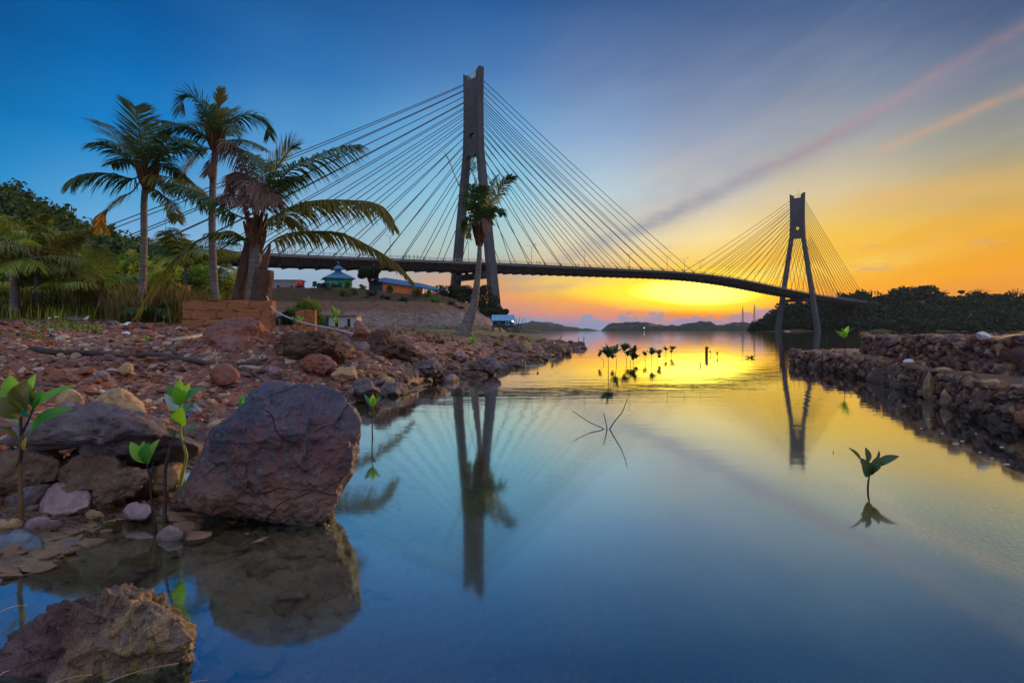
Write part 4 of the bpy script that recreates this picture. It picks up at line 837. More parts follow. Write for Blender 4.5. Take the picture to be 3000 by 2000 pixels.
M_stem = m_plain('brown seedling stem', (.14,.08,.04), .7, .4, 25, .5, .003); M_stemd = m_plain('black wet stem', (.02,.016,.018), .5, .3, 25, .5, .003); M_stemg = m_plain('green seedling stem', (.20,.28,.05), .6, .3, 25, .4, .003)
def leafmesh(m, b, tip, wid, nrm, curl=.12, tint=.5, n=9):
    b = np.asarray(b, float); tip = np.asarray(tip, float); ax = tip-b; L = np.linalg.norm(ax); ax = ax/L; nrm = np.asarray(nrm, float); nrm = nrm-ax*np.dot(ax, nrm); nrm /= np.linalg.norm(nrm)+1e-9; sd = np.cross(ax, nrm)
    u = np.linspace(0, 1, n); w = wid/2*np.sin(np.pi*np.clip(u, 0.0, 1)**.85)**.75; w[0] = wid*.05; w[-1] = 0.0005
    mid = b+np.outer(u*L, ax)+np.outer(-curl*L*(4*u*(1-u))*-1+0*u, nrm)*.6-np.outer(curl*L*u**2*.5, nrm)
    fold = .28; cols = []
    for s, f in ((-1, 1), (-.5, .5), (0, 0), (.5, .5), (1, 1)): cols.append(mid+np.outer(w*s, sd)+np.outer(w*fold*f, nrm))
    V = np.stack(cols, 1).reshape(-1, 3); i = np.arange(n-1)[:, None]*5; j = np.arange(4)[None]
    m.add(V, np.stack([i+j, i+j+1, i+j+6, i+j+5], -1).reshape(-1, 4), tint)
def seedling(stems, leaves, label, d, base, stem_r=.005, group='mangrove seedlings'):
    """stems: [(px points, material, radius)], leaves: [(base px, tip px, width px, material, depth shift, facing)]"""
    o = thing('mangrove_seedling', base, label, 'seedling', group)
    for pts, mat, r in stems:
        m = MB(); p = [P(x, y, d) if len(q) == 2 else P(x, y, d+q[2]) for q in pts for x, y in [q[:2]]]
        c = bez(p, 16); c[-1:] += [0, 0, -.05] if np.linalg.norm(c[-1]-np.array(base)) < .12 else 0
        m.tube(c, np.linspace(r*.65, r, 16)*(1+.12*vnoise(c*120, 2)), 7); obj('stem', m, mat, o, True)
    rg = np.random.default_rng(int(base[0]*1000)+500000)
    for b, tp, w, mat, dd, face in leaves:
        m = MB(); s = d/F; leafmesh(m, P(*b, d), P(*tp, d+dd), w*s, face, .10+.1*rg.random(), rg.random(), 12); obj('leaf', m, mat, o, True)
    return o
def Zp(p, ox, oy, k): return (ox+p[0]/k, oy+p[1]/k)
def ZL(ls, ox, oy, k): return [(Zp(b, ox, oy, k), Zp(t_, ox, oy, k), w*1.12/k, m, dd, f) for b, t_, w, m, dd, f in ls]
A = (0, 1050, 2.41); TO = (.1, -1, .35); UPF = (0, -.5, 1)
d = 1.76; b = P(64, 1548, d)
seedling([([Zp(q, *A) for q in [(150,470),(152,600),(140,700),(148,1000),(150,1130),(152,1200)]], M_stem, .0085), ([Zp(q, *A) for q in [(150,300),(152,430),(150,640),(135,760)]], M_stemd, .007), ([Zp(q, *A) for q in [(240,340),(200,440),(160,520)]], M_stemd, .004)],
  ZL([((205,545),(482,338),120,L_green,-.03,(-.2,-1,.9)),((222,370),(515,178),85,L_green,.02,(-.2,-.8,.8)),((150,375),(178,160),150,L_olive,-.03,TO),((110,280),(62,115),95,L_lime,.0,(.3,-1,.2)),((160,400),(-60,300),160,L_olive,-.04,(.2,-.8,.8)),
      ((205,250),(246,106),52,L_lime,.02,TO),((45,320),(28,180),42,L_green,.03,TO),((235,350),(300,215),75,L_green,.03,(.3,-1,.3)),((140,480),(20,410),44,L_pale,-.02,(0,-.6,1)),((120,570),(-10,470),38,L_olive,-.02,UPF),((170,650),(182,555),32,L_yel,-.01,TO),((205,410),(160,350),60,L_teal,-.02,(0,-1,.2)),((40,330),(120,300),50,L_yel,.02,UPF),((215,330),(232,170),60,L_olive,.01,TO)], *A),
  'largest mangrove seedling, broad green and brown leaves, thick tan stem, at left edge', d, b)
d = 1.715; b = P(459, 1565, d)
seedling([([Zp(q, *A) for q in [(1038,725),(1045,790),(1062,850),(1068,1000),(1085,1110),(1105,1240)]], M_stemd, .0042), ([Zp(q, *A) for q in [(1078,730),(1072,800),(1062,860)]], M_stemd, .003)],
  ZL([((1022,735),(918,588),70,L_lime,0,(.3,-1,.3)),((1030,735),(1008,580),62,L_lime,.03,TO),((1030,738),(1045,598),88,L_green,-.03,TO),((1044,735),(1118,568),62,L_lime,0,(-.3,-1,.3)),((1036,738),(965,690),34,L_lime,-.03,UPF)], *A),
  'small seedling with one lime rosette on a thin black stem, left of the largest boulder', d, b)
d = 2.02; b = P(521, 1456, d)
seedling([([Zp(q, *A) for q in [(1280,320),(1276,460),(1280,560),(1316,680),(1298,770),(1252,975)]], M_stemg, .0062), ([Zp(q, *A) for q in [(1236,548),(1262,560),(1280,580)]], M_stemg, .003)],
  ZL([((1277,330),(1180,188),64,L_green,0,(.3,-1,.2)),((1280,325),(1268,148),82,L_lime,-.02,TO),((1288,325),(1336,172),72,L_lime,.01,(-.2,-1,.2)),((1296,318),(1428,196),66,L_teal,.0,(-.3,-.8,.6)),((1254,378),(1163,246),54,L_pale,-.02,(.3,-.8,.6)),((1318,372),(1405,286),30,L_green,.02,(-.3,-.8,.6)),((1277,468),(1280,345),108,L_lime,-.04,TO),((1304,552),(1380,460),34,L_teal,-.02,(-.3,-.8,.6)),((1236,545),(1174,486),42,L_olive,.0,UPF),((1300,380),(1325,335),44,L_teal,.02,TO)], *A),
  'two-storey seedling on a curved green stem leaning against the left side of the largest boulder', d, b)
water_twig((483,1531), [[Zp(q, *A)+(0,) for q in [(1164,1000),(1168,780),(1195,660),(1242,506)]]], .0062, 'bare black stick standing in the water left of the largest boulder', 'dead_twig')
d = 2.9; 
seedling([([(712,1168),(718,1200),(725,1240)], M_stemg, .004)], [((716,1192),(704,1158),20,L_green,0,TO),((712,1185),(722,1160),22,L_green,.02,TO),((712,1192),(712,1172),16,L_lime,-.02,TO)], 'green leaf cluster peeping out above the upper left shoulder of the largest boulder', d, P(725,1240,d))
B2_ = (400, 1050, 2.851); d = 3.28; b = G(1091, 1281)
seedling([([Zp(q, *B2_) for q in [(1972,400),(1968,520),(1968,600),(1972,660)]], M_stemd, .0045)], ZL([((1968,405),(1902,296),34,L_teal,0,(.3,-1,.3)),((1972,400),(1975,302),50,L_lime,-.02,TO),((1978,402),(2038,312),30,L_green,.01,(-.3,-1,.3)),((1970,490),(1998,440),24,L_olive,0,TO),((1966,480),(1938,440),20,L_olive,.02,TO)], *B2_),
  'slender seedling standing alone in the calm water just right of the largest boulder', d, b)
C7 = (2200, 900, 1.96); d = 2.2; b = G(2542, 1432)
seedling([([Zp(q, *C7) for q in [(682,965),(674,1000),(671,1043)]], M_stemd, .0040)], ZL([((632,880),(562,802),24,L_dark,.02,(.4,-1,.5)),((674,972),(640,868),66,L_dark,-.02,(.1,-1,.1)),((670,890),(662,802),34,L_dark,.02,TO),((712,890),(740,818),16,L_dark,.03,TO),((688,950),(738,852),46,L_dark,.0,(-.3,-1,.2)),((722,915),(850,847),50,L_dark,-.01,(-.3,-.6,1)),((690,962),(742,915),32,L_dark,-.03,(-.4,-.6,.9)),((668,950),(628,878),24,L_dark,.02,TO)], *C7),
  'six-leaved dark seedling alone in the open water at lower right', d, b)
def rosette(o, c, R, n, rg, mat, up=.95, asp=.40):
    for k in range(n):
        a = rg.uniform(0, 6.28); e = rg.uniform(.5, 1.45)*up; L = R*rg.uniform(.75, 1.1); dr = np.array([math.cos(a)*math.cos(e), math.sin(a)*math.cos(e), math.sin(e)])
        m = MB(); leafmesh(m, c+dr*L*.06, c+dr*L, L*asp, np.array([-dr[0]*.3, -dr[1]*.3-.2, 1]), .12, rg.random(), 7); obj('leaf', m, mat, o, True)
def small_seedling(px, pyb, pyt, label, mat, seed, d=None, nl=6, lean=0, water=False, group='mangrove seedlings', tiers=1, stem=None):
    rg = np.random.default_rng(seed)
    if water: b = G(px, pyb)
    elif d: b = P(px, pyb, d)
    else: b = ray_ground(px, pyb)
    d = b[1]; H = (pyb-pyt)/F*d; o = thing('mangrove_seedling', b, label, 'seedling', group); R = H*.56
    c = b+np.array([lean/F*d, 0, H-R*.8]); m = MB(); cv = bez([b-[0, 0, .04], b+[lean*.2/F*d, 0, H*.3], c], 10); m.tube(cv, np.linspace(max(.0045, H*.014), max(.003, H*.008), 10), 6); obj('stem', m, stem or M_stemg, o, True)
    rosette(o, c, R, nl, rg, mat)
    for k in range(1, tiers): rosette(o, b*(k/tiers*.9)+c*(1-k/tiers*.9)+[rg.normal()*.15*R, 0, 0], R*.7, max(3, nl-3), rg, mat)
    return o
SS = [(428,1015,980,'yellow-green seedling above the long dark branch',L_lime,6),(463,966,940,'tiny yellow-green seedling near the wall corner',L_lime,4),(980,968,902,'tall leafy seedling standing before the grey-white hut',L_lime,8),
 (882,962,925,'broad-leaved seedling between rope and broken wall',L_lime,6),(862,962,930,'dull green seedling left of the bright one by the rope',L_green,6),(1385,1030,986,'bright seedling below the foot of the leaning palm',L_lime,8),
 (1330,966,948,'tiny seedling on the debris bank crest left of the leaning palm',L_lime,4),(1467,1018,995,'faint green seedling on the shore right of the leaning palm',L_green,5),(693,1160,1120,None,L_green,4),(480,945,925,'bright green plant tuft at the base of the left palm',L_green,7)]
for k, (x, yb, yt, lb, mt, nl) in enumerate(SS):
    if lb: small_seedling(x, yb, yt, lb, mt, 30+k, None if yb > 969 else 11.0, nl, tiers=2 if yb-yt > 40 else 1)
d_ = 8.8; small_seedling(2475, 1027, 963, 'light green seedling growing out of the lower jetty tier', L_lime, 60, d_, 7, stem=M_stemd)
small_seedling(1612, 1050, 1024, 'green-topped seedling bent over the water at the shore tip', L_green, 61, nl=7, lean=6, water=True); small_seedling(1575, 1077, 1058, 'low green seedling at the stony waterline', L_green, 62, nl=9, water=True)
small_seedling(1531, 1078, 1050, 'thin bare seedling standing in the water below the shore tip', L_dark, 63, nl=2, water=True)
CL = [(1782,1095,1012,0,9,1,'tallest mangrove seedling of the dark cluster, on a long straight stem'),(1806,1068,1012,-4,9,2,'bushy seedling just behind the tallest one in the cluster'),(1836,1062,1004,-8,9,2,'seedling with the highest crown in the dark cluster'),(1846,1068,1028,10,9,2,'low spreading seedling in the middle of the dark cluster'),(1855,1062,1014,4,10,3,'dense seedling at the right end of the dark cluster'),(1770,1064,1030,-14,5,1,'small side seedling at the left end of the dark cluster'),
      (1890,1060,1030,0,8,1,'first small seedling right of the dark cluster'),(1909,1064,1020,0,9,1,'second small seedling right of the dark cluster, long stemmed'),(1926,1060,1024,5,10,2,'third small seedling right of the dark cluster'),(1949,1044,1015,2,9,1,'round-topped seedling behind the three small ones'),(1967,1043,1012,3,9,2,'forked seedling at the far right of the small ones'),
      (2084,1040,1028,-3,6,1,'tiny leafy sprout right beside the rust-red stake'),(2102,1046,1030,0,7,2,'tiny lone sprout right of the rust-red stake')]
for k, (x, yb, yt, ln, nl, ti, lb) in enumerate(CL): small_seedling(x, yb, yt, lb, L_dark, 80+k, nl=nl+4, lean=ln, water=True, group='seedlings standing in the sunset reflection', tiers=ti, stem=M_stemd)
m = MB()
# ================================================================ palms
def m_frond(name, c1, c2, trans=.3, rough=.45):
    m, t = newmat(name); a = t.n('ShaderNodeAttribute', attribute_name='tint').outputs['Fac']; c = t.mix(a, c1, c2); bsdf(t, c, rough, None, .4, 0, trans); return m
F_green = m_frond('palm leaflets', (.014,.040,.012), (.08,.15,.026)); F_olive = m_frond('old palm leaflets', (.06,.08,.014), (.22,.20,.03)); F_brown = m_frond('dead palm leaflets', (.10,.06,.05), (.24,.16,.13), .15, .8)
F_yel = m_frond('yellow palm leaflets', (.35,.17,.01), (.5,.30,.02), .35); F_lt = m_frond('light young palm leaflets', (.13,.20,.025), (.38,.42,.06)); M_rach = m_plain('palm midrib', (.14,.13,.05), .6, .3, 6, .2); M_rachb = m_plain('dead palm midrib', (.09,.06,.045), .8, .3, 6, .2)
def m_trunk():
    m, t = newmat('coconut trunk'); v = coord(t); s = t.n('ShaderNodeSeparateXYZ'); t.l(v, s.inputs[0]); n = t.noise(v, 6, 6, .7); n2 = t.noise(v, 30, 4, .7)
    r = t.m('FRACT', t.m('ADD', t.m('MULTIPLY', s.outputs[2], 8.), t.m('MULTIPLY', n, 1.1))); c = t.mix(t.mr(n, .35, .65), (.12,.11,.12), (.24,.22,.22)); c = t.mix(t.mr(r, .0, .22, .7, 0.), c, (.06,.05,.045)); c = t.mix(t.mr(n2, .55, .8, 0, .4), c, (.10,.11,.07))
    bsdf(t, c, .9, t.bump(t.m('ADD', t.m('MULTIPLY', r, .5), n2), .8, .02), .15); return m
M_trunk = m_trunk(); M_fib = m_plain('brown palm sheath', (.12,.06,.035), .95, .5, 9, .9, .03, .1); M_stump = m_plain('split palm bark', (.10,.065,.05), .95, .5, 7, 1., .05, .1)
FK = [1.]
def frond(o, pts, L, mat, droop=.6, n=46, rach=.022, split=.75, seed=0, start=.14, rmat=None, wid=.022, lo=None):
    n = int(n*1.3); L = L*1.42*FK[0]; droop = droop*.95; split = split*1.25; wid = wid*.78
    """one feather leaf: midrib curve through pts, leaflets of length L on both sides, hanging by 'droop'"""
    rg = np.random.default_rng(seed); c = bez(pts, 36); m = MB(); m.tube(c, np.linspace(rach, rach*.18, 36), 5, cap=False); r = obj('midrib', m, rmat or M_rach, None, True) if False else None
    T = np.gradient(c, axis=0); T /= np.linalg.norm(T, axis=1)[:, None]; f = MB(); f.add(np.concatenate(m.V), np.concatenate(m.Fq), .15)
    prev = np.array([0, 0, 1.])
    u = np.linspace(start, .995, n)
    for k, uu in enumerate(u):
        x = uu*35; i = min(int(x), 34); p = c[i]+(c[i+1]-c[i])*(x-i); t = T[i]; sd = np.cross(t, [0, 0, 1]); q = np.linalg.norm(sd); sd = sd/q if q > .15 else np.array([1., .2, 0]); nv = np.cross(sd, t)
        ln = L*(.55+.45*math.sin(math.pi*min(1, (uu-start)/(1-start)*.75+.22)))*(1-.35*uu**4)
        for s in (-1, 1):
            if rg.random() < .05: continue
            dr = t*(.55+.5*uu)+sd*s*split+nv*.25; dr /= np.linalg.norm(dr); dr = dr+rg.normal(size=3)*.07; ll = ln*rg.uniform(.82, 1.08); w = wid*rg.uniform(.8, 1.2)
            pp = p+rg.normal(size=3)*.004; P4 = [pp]; dd = droop*rg.uniform(.8, 1.25)
            for g in range(1, 4): v = dr+np.array([0, 0, -1])*dd*(g/3)**1.1*1.7; v /= np.linalg.norm(v); P4.append(P4[-1]+v*ll/3)
            P4 = np.array(P4); ws = np.cross(P4[2]-P4[0], nv if droop < .9 else np.array([0, 1, 0])); ws /= np.linalg.norm(ws)+1e-9; wd = np.array([.5, 1, .8, .08])*w
            V = np.concatenate([P4-ws*wd[:, None], P4+ws*wd[:, None]]); f.add(V, np.array([[0,1,5,4],[1,2,6,5],[2,3,7,6]]), np.clip(rg.normal(.5, .22)*(1.1-.2*uu), 0, 1))
    return obj('frond', f, mat, o)
def palm(base, label, trunk, rad, fronds, crown=None, group='coconut palms', cat='palm tree', name='palm_tree'):
    o = thing(name, base, label, cat, group); m = MB(); c = bez(trunk, 60); r = .72*np.interp(np.linspace(0, 1, 60), np.linspace(0, 1, len(rad)), rad); r = r*(1+.035*np.sin(np.arange(60)*2.1)+.03*vnoise(c*3, 4)); m.tube(c, r, 14); obj('trunk', m, M_trunk, o, True)
    if crown is not None:
        m = MB()
        for k in range(14): a = k*2.4; e = np.array([math.cos(a), math.sin(a), 0]); h = crown[2]*(k/14-.3); m.tube(bez([crown[0]+e*crown[1]*.35+[0, 0, h-.18], crown[0]+e*crown[1]*.8+[0, 0, h+.05], crown[0]+e*crown[1]*1.1+[0, 0, h+.35]], 6), np.linspace(.07, .03, 6)*crown[1]/.25, 5)
        V, Q = rockV(9, 3, 5, .2); m.add(V*np.array([crown[1]*.62, crown[1]*.62, crown[2]*.7])+crown[0], Q); obj('crown_sheath', m, M_fib, o)
    for k, fr in enumerate(fronds): frond(o, *fr[:3], seed=k+int(abs(base[0])*100), **(fr[3] if len(fr) > 3 else {}))
    return o
def ZZ3(pts, ds): return [P(200+x/3.2, 230+y/3.2, d) for (x, y), d in zip(pts, ds)]
def fz(pts, d0, d1): n = len(pts); return ZZ3(pts, [d0+(d1-d0)*k/(n-1) for k in range(n)])
DA = 16.0; cA = P(432, 525, DA)
palm(P(398, 948, DA), 'left coconut palm with a slightly leaning trunk and one yellow hanging frond', [P(x, y, DA) for x, y in [(396,952),(408,905),(418,840),(421,760),(422,680),(422,600),(426,540)]], [.20,.15,.13,.125,.12,.115,.11], [
 (fz([(690,900),(600,940),(440,900),(270,885),(110,910),(20,1000)],DA,DA-1.4), .62, F_green, dict(droop=.95,n=60)),
 (fz([(700,900),(600,780),(480,600),(360,440),(210,390)],DA,DA+.9), .52, F_green, dict(droop=.35,n=52)),
 (fz([(690,890),(560,760),(430,660),(310,605),(215,625)],DA,DA-1.0), .5, F_green, dict(droop=.5,n=46)),
 (fz([(710,850),(690,680),(670,500),(640,330),(625,265)],DA,DA+.2), .62, F_green, dict(droop=.05,n=56,split=1.0)),
 (fz([(730,860),(740,700),(790,520),(850,440)],DA,DA+1.2), .55, F_green, dict(droop=.15,n=44,split=.9)),
 (fz([(740,870),(850,720),(960,600),(1100,570),(1180,600)],DA,DA-.8), .55, F_green, dict(droop=.5,n=50)),
 (fz([(740,860),(900,700),(1060,640),(1250,650)],DA,DA+.8), .6, F_green, dict(droop=.6,n=50)),
 (fz([(740,900),(850,910),(1000,940),(1150,980),(1290,1100)],DA,DA-1.2), .58, F_olive, dict(droop=.85,n=54)),
 (fz([(745,910),(880,1000),(1040,1020),(1200,1110),(1260,1200)],DA,DA+.5), .5, F_green, dict(droop=.8,n=46)),
 (fz([(740,950),(820,1060),(920,1130),(990,1240),(1020,1330)],DA,DA-.6), .42, F_olive, dict(droop=.6,n=40)),
 (fz([(690,940),(600,1060),(500,1110),(400,1190),(345,1250)],DA,DA-.5), .42, F_olive, dict(droop=.5,n=36)),
 (fz([(350,1240),(320,1290),(310,1350),(318,1400)],DA-.5,DA-.5), .34, F_yel, dict(droop=.7,n=34,start=.02,split=.6)),
 (fz([(700,860),(620,700),(560,620),(500,640)],DA,DA+1.6), .45, F_green, dict(droop=.4,n=36)),
 (fz([(700,870),(640,790),(520,760),(400,800)],DA,DA+.6), .5, F_green, dict(droop=.6,n=40)),
 (fz([(730,880),(830,820),(950,800),(1040,900)],DA,DA+1.4), .5, F_green, dict(droop=.7,n=40)),
 (fz([(720,860),(760,760),(800,650),(870,620)],DA,DA-1.4), .5, F_green, dict(droop=.4,n=36)),
 ], (cA, .26, .42))
DB = 17.0; cB = P(632, 420, DB)
palm(P(636, 930, DB), 'tallest coconut palm, its straight trunk rising behind the left end of the clay block wall', [P(x, y, DB) for x, y in [(640,940),(632,870),(626,800),(622,700),(622,600),(626,500),(632,430)]], [.17,.15,.145,.14,.135,.13,.125], [
 (fz([(1390,600),(1330,440),(1270,300),(1180,180),(1090,190),(1050,320)],DB,DB-.6), .62, F_green, dict(droop=.35,n=58)),
 (fz([(1400,580),(1395,420),(1420,260),(1440,110)],DB,DB+.1), .32, F_olive, dict(droop=.25,n=40,split=.35)),
 (fz([(1400,590),(1460,440),(1570,370),(1720,340),(1850,400),(1885,540)],DB,DB+.7), .6, F_green, dict(droop=.6,n=56)),
 (fz([(1410,620),(1560,590),(1700,590),(1860,660)],DB,DB-.9), .55, F_green, dict(droop=.6,n=46)),
 (fz([(1410,640),(1560,650),(1720,710),(1850,800)],DB,DB+.6), .5, F_green, dict(droop=.8,n=44)),
 (fz([(1370,640),(1260,540),(1100,460),(940,480),(830,600)],DB,DB-.6), .6, F_green, dict(droop=.55,n=56)),
 (fz([(1370,620),(1220,500),(1050,430),(820,385)],DB,DB+.9), .5, F_green, dict(droop=.5,n=48)),
 (fz([(1370,670),(1280,660),(1170,740),(1090,880),(1130,960)],DB,DB-.4), .5, F_olive, dict(droop=.5,n=48)),
 (fz([(1400,580),(1340,480),(1250,420),(1150,440)],DB,DB+1.4), .55, F_green, dict(droop=.5,n=40)),
 (fz([(1400,590),(1440,480),(1520,420),(1560,520)],DB,DB-1.3), .5, F_green, dict(droop=.5,n=36)),
 (fz([(1390,590),(1370,470),(1360,360),(1330,250)],DB,DB+.7), .5, F_green, dict(droop=.2,n=40)),
 (fz([(1400,590),(1430,470),(1480,340),(1520,290)],DB,DB+.8), .45, F_green, dict(droop=.2,n=36)),
 (fz([(1380,700),(1340,800),(1310,900)],DB,DB-.3), .35, F_brown, dict(droop=.5,n=24)),
 ], (cB, .24, .5))
DC = 14.0; cC = P(748, 690, DC)
def fc(pts, d1): n = len(pts); return [P(600+x/2.613, 400+y/2.613, DC+(d1)*k/(n-1)) for k, (x, y) in enumerate(pts)]
oC = palm(P(748, 900, DC), 'stout coconut palm behind the clay block wall, with brown dead fronds and long arching leaves', [P(x, y, DC) for x, y in [(746,915),(748,870),(750,820),(748,760),(748,700)]], [.34,.31,.26,.21,.17], [
 (fc([(440,430),(500,330),(570,210),(640,110),(680,90)],.2), .62, F_green, dict(droop=.12,n=60,split=.9)),
 (fc([(430,560),(520,400),(680,230),(860,150),(1040,85),(1190,60)],-.6), .62, F_green, dict(droop=.85,n=70)),
 (fc([(420,720),(540,620),(720,520),(900,488),(1130,490),(1320,520),(1440,670)],-.8), .66, F_olive, dict(droop=1.0,n=84,wid=.026)),
 (fc([(430,900),(520,800),(660,740),(860,725),(1060,745),(1280,850),(1450,960),(1590,1110)],.7), .5, F_olive, dict(droop=1.1,n=70,wid=.026)),
 (fc([(420,760),(520,650),(640,620),(800,720)],.9), .45, F_olive, dict(droop=.9,n=44)),
 (fc([(330,820),(270,770),(150,735),(20,740)],-.5), .38, F_green, dict(droop=.8,n=30)),
 (fc([(330,640),(200,580),(60,480),(-150,390),(-330,340)],-.4), .6, F_green, dict(droop=.8,n=62)),
 (fc([(380,560),(350,380),(300,220),(240,100),(180,60),(120,130)],-.5), .62, F_brown, dict(droop=.9,n=70,rach=.03)),
 (fc([(390,560),(390,420),(330,300),(250,300),(180,420)],.3), .5, F_brown, dict(droop=1.0,n=50)),
 (fc([(410,600),(430,480),(480,430),(560,500)],-.6), .5, F_brown, dict(droop=1.1,n=46)),
 (fc([(370,600),(360,450),(380,350),(420,420),(430,560)],-.8), .42, F_brown, dict(droop=1.2,n=40)),
 (fc([(430,520),(480,420),(600,330),(760,300)],.6), .6, F_green, dict(droop=.7,n=50)),
 (fc([(420,500),(440,380),(430,240),(380,150)],.9), .55, F_green, dict(droop=.3,n=44)),
 (fc([(350,600),(280,480),(200,440),(120,500)],.9), .5, F_brown, dict(droop=.8,n=40)),
 ], (cC, .24, .75))
m = MB()   # long hanging frond that trails to the ground on the left
frond(oC, [P(717,702,DC), P(680,680,DC-.4), P(643,683,DC-.6), P(590,700,DC-.8), P(543,730,DC-1), P(470,815,DC-1), P(402,925,DC-1)], .45, F_olive, droop=.9, n=58, rach=.035, split=.5, seed=5, wid=.018)
m = MB(); m.tube(bez([P(690,925,DC+.1), P(700,870,DC+.1), P(716,790,DC+.1), P(735,700,DC), P(745,640,DC)], 24), np.linspace(.17, .11, 24)*(1+.1*vnoise(np.arange(72).reshape(24, 3)*.7)), 10)
m.tube(bez([P(770,790,DC-.2), P(784,745,DC-.2), P(792,715,DC-.2)], 10), np.linspace(.11, .02, 10), 8); obj('dead_leaf_base', m, M_stump, oC, True)
m = MB(); m.tube(bez([P(762,905,DC-.25), P(766,860,DC-.25), P(776,790,DC-.3)], 14), [.27,.26,.25,.25,.24,.24,.235,.23,.23,.23,.23,.225,.22,.20], 12); obj('cut_leaf_stump', m, M_stump, oC)
DD = 18.0; cD = P(1403, 690, DD)
def fd(pts, d1): n = len(pts); return [P(1250+x/2.704, 420+y/2.704, DD+d1*k/(n-1)) for k, (x, y) in enumerate(pts)]
FK[0] = .8
palm(P(1362, 985, DD), 'coconut palm with a swollen curved foot, leaning in front of the near pylon', [P(x, y, DD) for x, y in [(1352,995),(1368,958),(1386,900),(1396,840),(1402,780),(1405,730),(1402,690)]], [.46,.30,.19,.145,.115,.095,.08], [
 (fd([(450,680),(500,520),(560,400),(620,310),(670,265)],-.4), .55, F_green, dict(droop=.4,n=52)),
 (fd([(440,680),(430,520),(400,380),(372,250),(358,80)],.1), .22, F_green, dict(droop=.1,n=40,split=.9,wid=.016)),
 (fd([(420,660),(330,480),(240,300),(180,150),(140,75)],.5), .10, F_olive, dict(droop=.3,n=20,split=.3)),
 (fd([(420,690),(380,560),(350,470),(355,330)],-.4), .42, F_green, dict(droop=.5,n=46)),
 (fd([(430,680),(410,540),(420,420),(440,340)],-.5), .40, F_green, dict(droop=.5,n=42)),
 (fd([(410,700),(350,600),(310,600),(300,700)],.3), .36, F_green, dict(droop=.8,n=36)),
 (fd([(410,720),(360,640),(330,680),(330,740)],-.3), .32, F_olive, dict(droop=.8,n=30)),
 (fd([(450,700),(480,580),(490,500),(500,620)],.4), .4, F_green, dict(droop=.7,n=36)),
 (fd([(450,690),(520,560),(570,520),(600,560)],.5), .38, F_green, dict(droop=.6,n=36)),
 (fd([(440,700),(470,500),(500,360),(560,255)],.6), .3, F_green, dict(droop=.3,n=40)),
 (fd([(430,700),(440,620),(470,600),(480,690)],-.5), .4, F_brown, dict(droop=.9,n=26)),
 ], (cD, .18, .5))
FK[0] = 1.
for k, (px, py, px2, py2, lb) in enumerate([(985,972,1100,1040,'dead palm frond draped over the debris bank below the dark red lump'),(835,1010,905,1060,'grey dead palm frond half buried in the debris bank'),(1100,985,1180,1000,'dead palm frond lying flat left of the leaning palm')]):
    a = ray_ground(px, py); b = ray_ground(px2, py2); o = thing('fallen_frond', a, lb, 'palm frond', 'dead fronds on the debris bank')
    frond(o, [a+[0, 0, .04], (a*2+b)/3+[0, 0, .06], (a+2*b)/3+[0, 0, .05], b+[0, 0, .02]], .20, F_brown, droop=.25, n=30, rach=.016, seed=k+70, start=.05)
# young palms at the left edge and in the bushes
def young_palm(px, pyb, pyt, d, label, nf, L, seed, mats, tr=.12, up=.9, name='young_palm', group='young palms'):
    rg = np.random.default_rng(seed); b = P(px, pyb, d); c = P(px+rg.uniform(-8, 8), pyt, d); fr = []
    for k in range(nf):
        a = k*2.4+rg.uniform(-.3, .3); e = rg.uniform(.15, 1.25)*up; R = L*rg.uniform(.8, 1.15); h = np.array([math.cos(a), math.sin(a), 0]); pts = [c]
        for q in (.35, .7, 1.): pts.append(c+h*R*q*math.cos(e)+np.array([0, 0, R*(math.sin(e)*q*1.05-(1.1-e*.45)*q*q*.5)]))
        mt = mats[rg.integers(len(mats))]; fr.append((pts, L*.30, mt, dict(droop=rg.uniform(.4, 1.), n=34, rach=.018, wid=.022*L/1.8)))
    return palm(b, label, [b-[0, 0, .1], (b+c)/2+[rg.uniform(-.04, .04), 0, 0], c], [tr*1.25, tr, tr*.8], fr, (c, tr*1.3, .3), group, 'palm tree', name)
YP = [(42,905,780,17,'young palm with a pale trunk at the left picture edge',11,1.9,[F_lt,F_olive,F_lt],.15),(112,900,770,17.5,'young palm with a pale bent trunk, second from the left edge',12,1.9,[F_lt,F_olive],.13),(162,852,730,25,'young palm with a thin trunk standing before the red earth',12,2.0,[F_lt,F_olive],.10),
      (232,905,830,18,'short bushy young palm with a brown half-dead frond',10,1.4,[F_olive,F_lt,F_brown],.13),(292,890,850,17,'trunkless young palm with upright yellow-green leaves',9,1.5,[F_lt],.07),(20,860,765,26,'tall young palm rising above the others at far left',12,2.2,[F_lt,F_olive],.13),(205,800,745,32,'young palm half hidden below the wooded hill',11,2.3,[F_green,F_lt],.12),
      (545,925,760,19,'young palm with drooping fronds behind the tall dry grass',11,1.8,[F_green,F_olive,F_lt],.10),(665,925,860,20,'low yellow-green young palm right of the tallest palm',10,1.3,[F_lt],.08),(90,720,690,34,'green young palm crown on the lower hill slope',10,2.2,[F_lt,F_olive],.1),(455,930,905,15.5,'grey-green fallen fan of leaves at the foot of the left palm',8,.9,[F_green],.05)]
for k, (x, yb, yt, d, lb, nf, L, mt, tr) in enumerate(YP): young_palm(x, yb, yt, d, lb, nf, L, 300+k, mt, tr, up=1.15 if k in (4, 8) else .8)

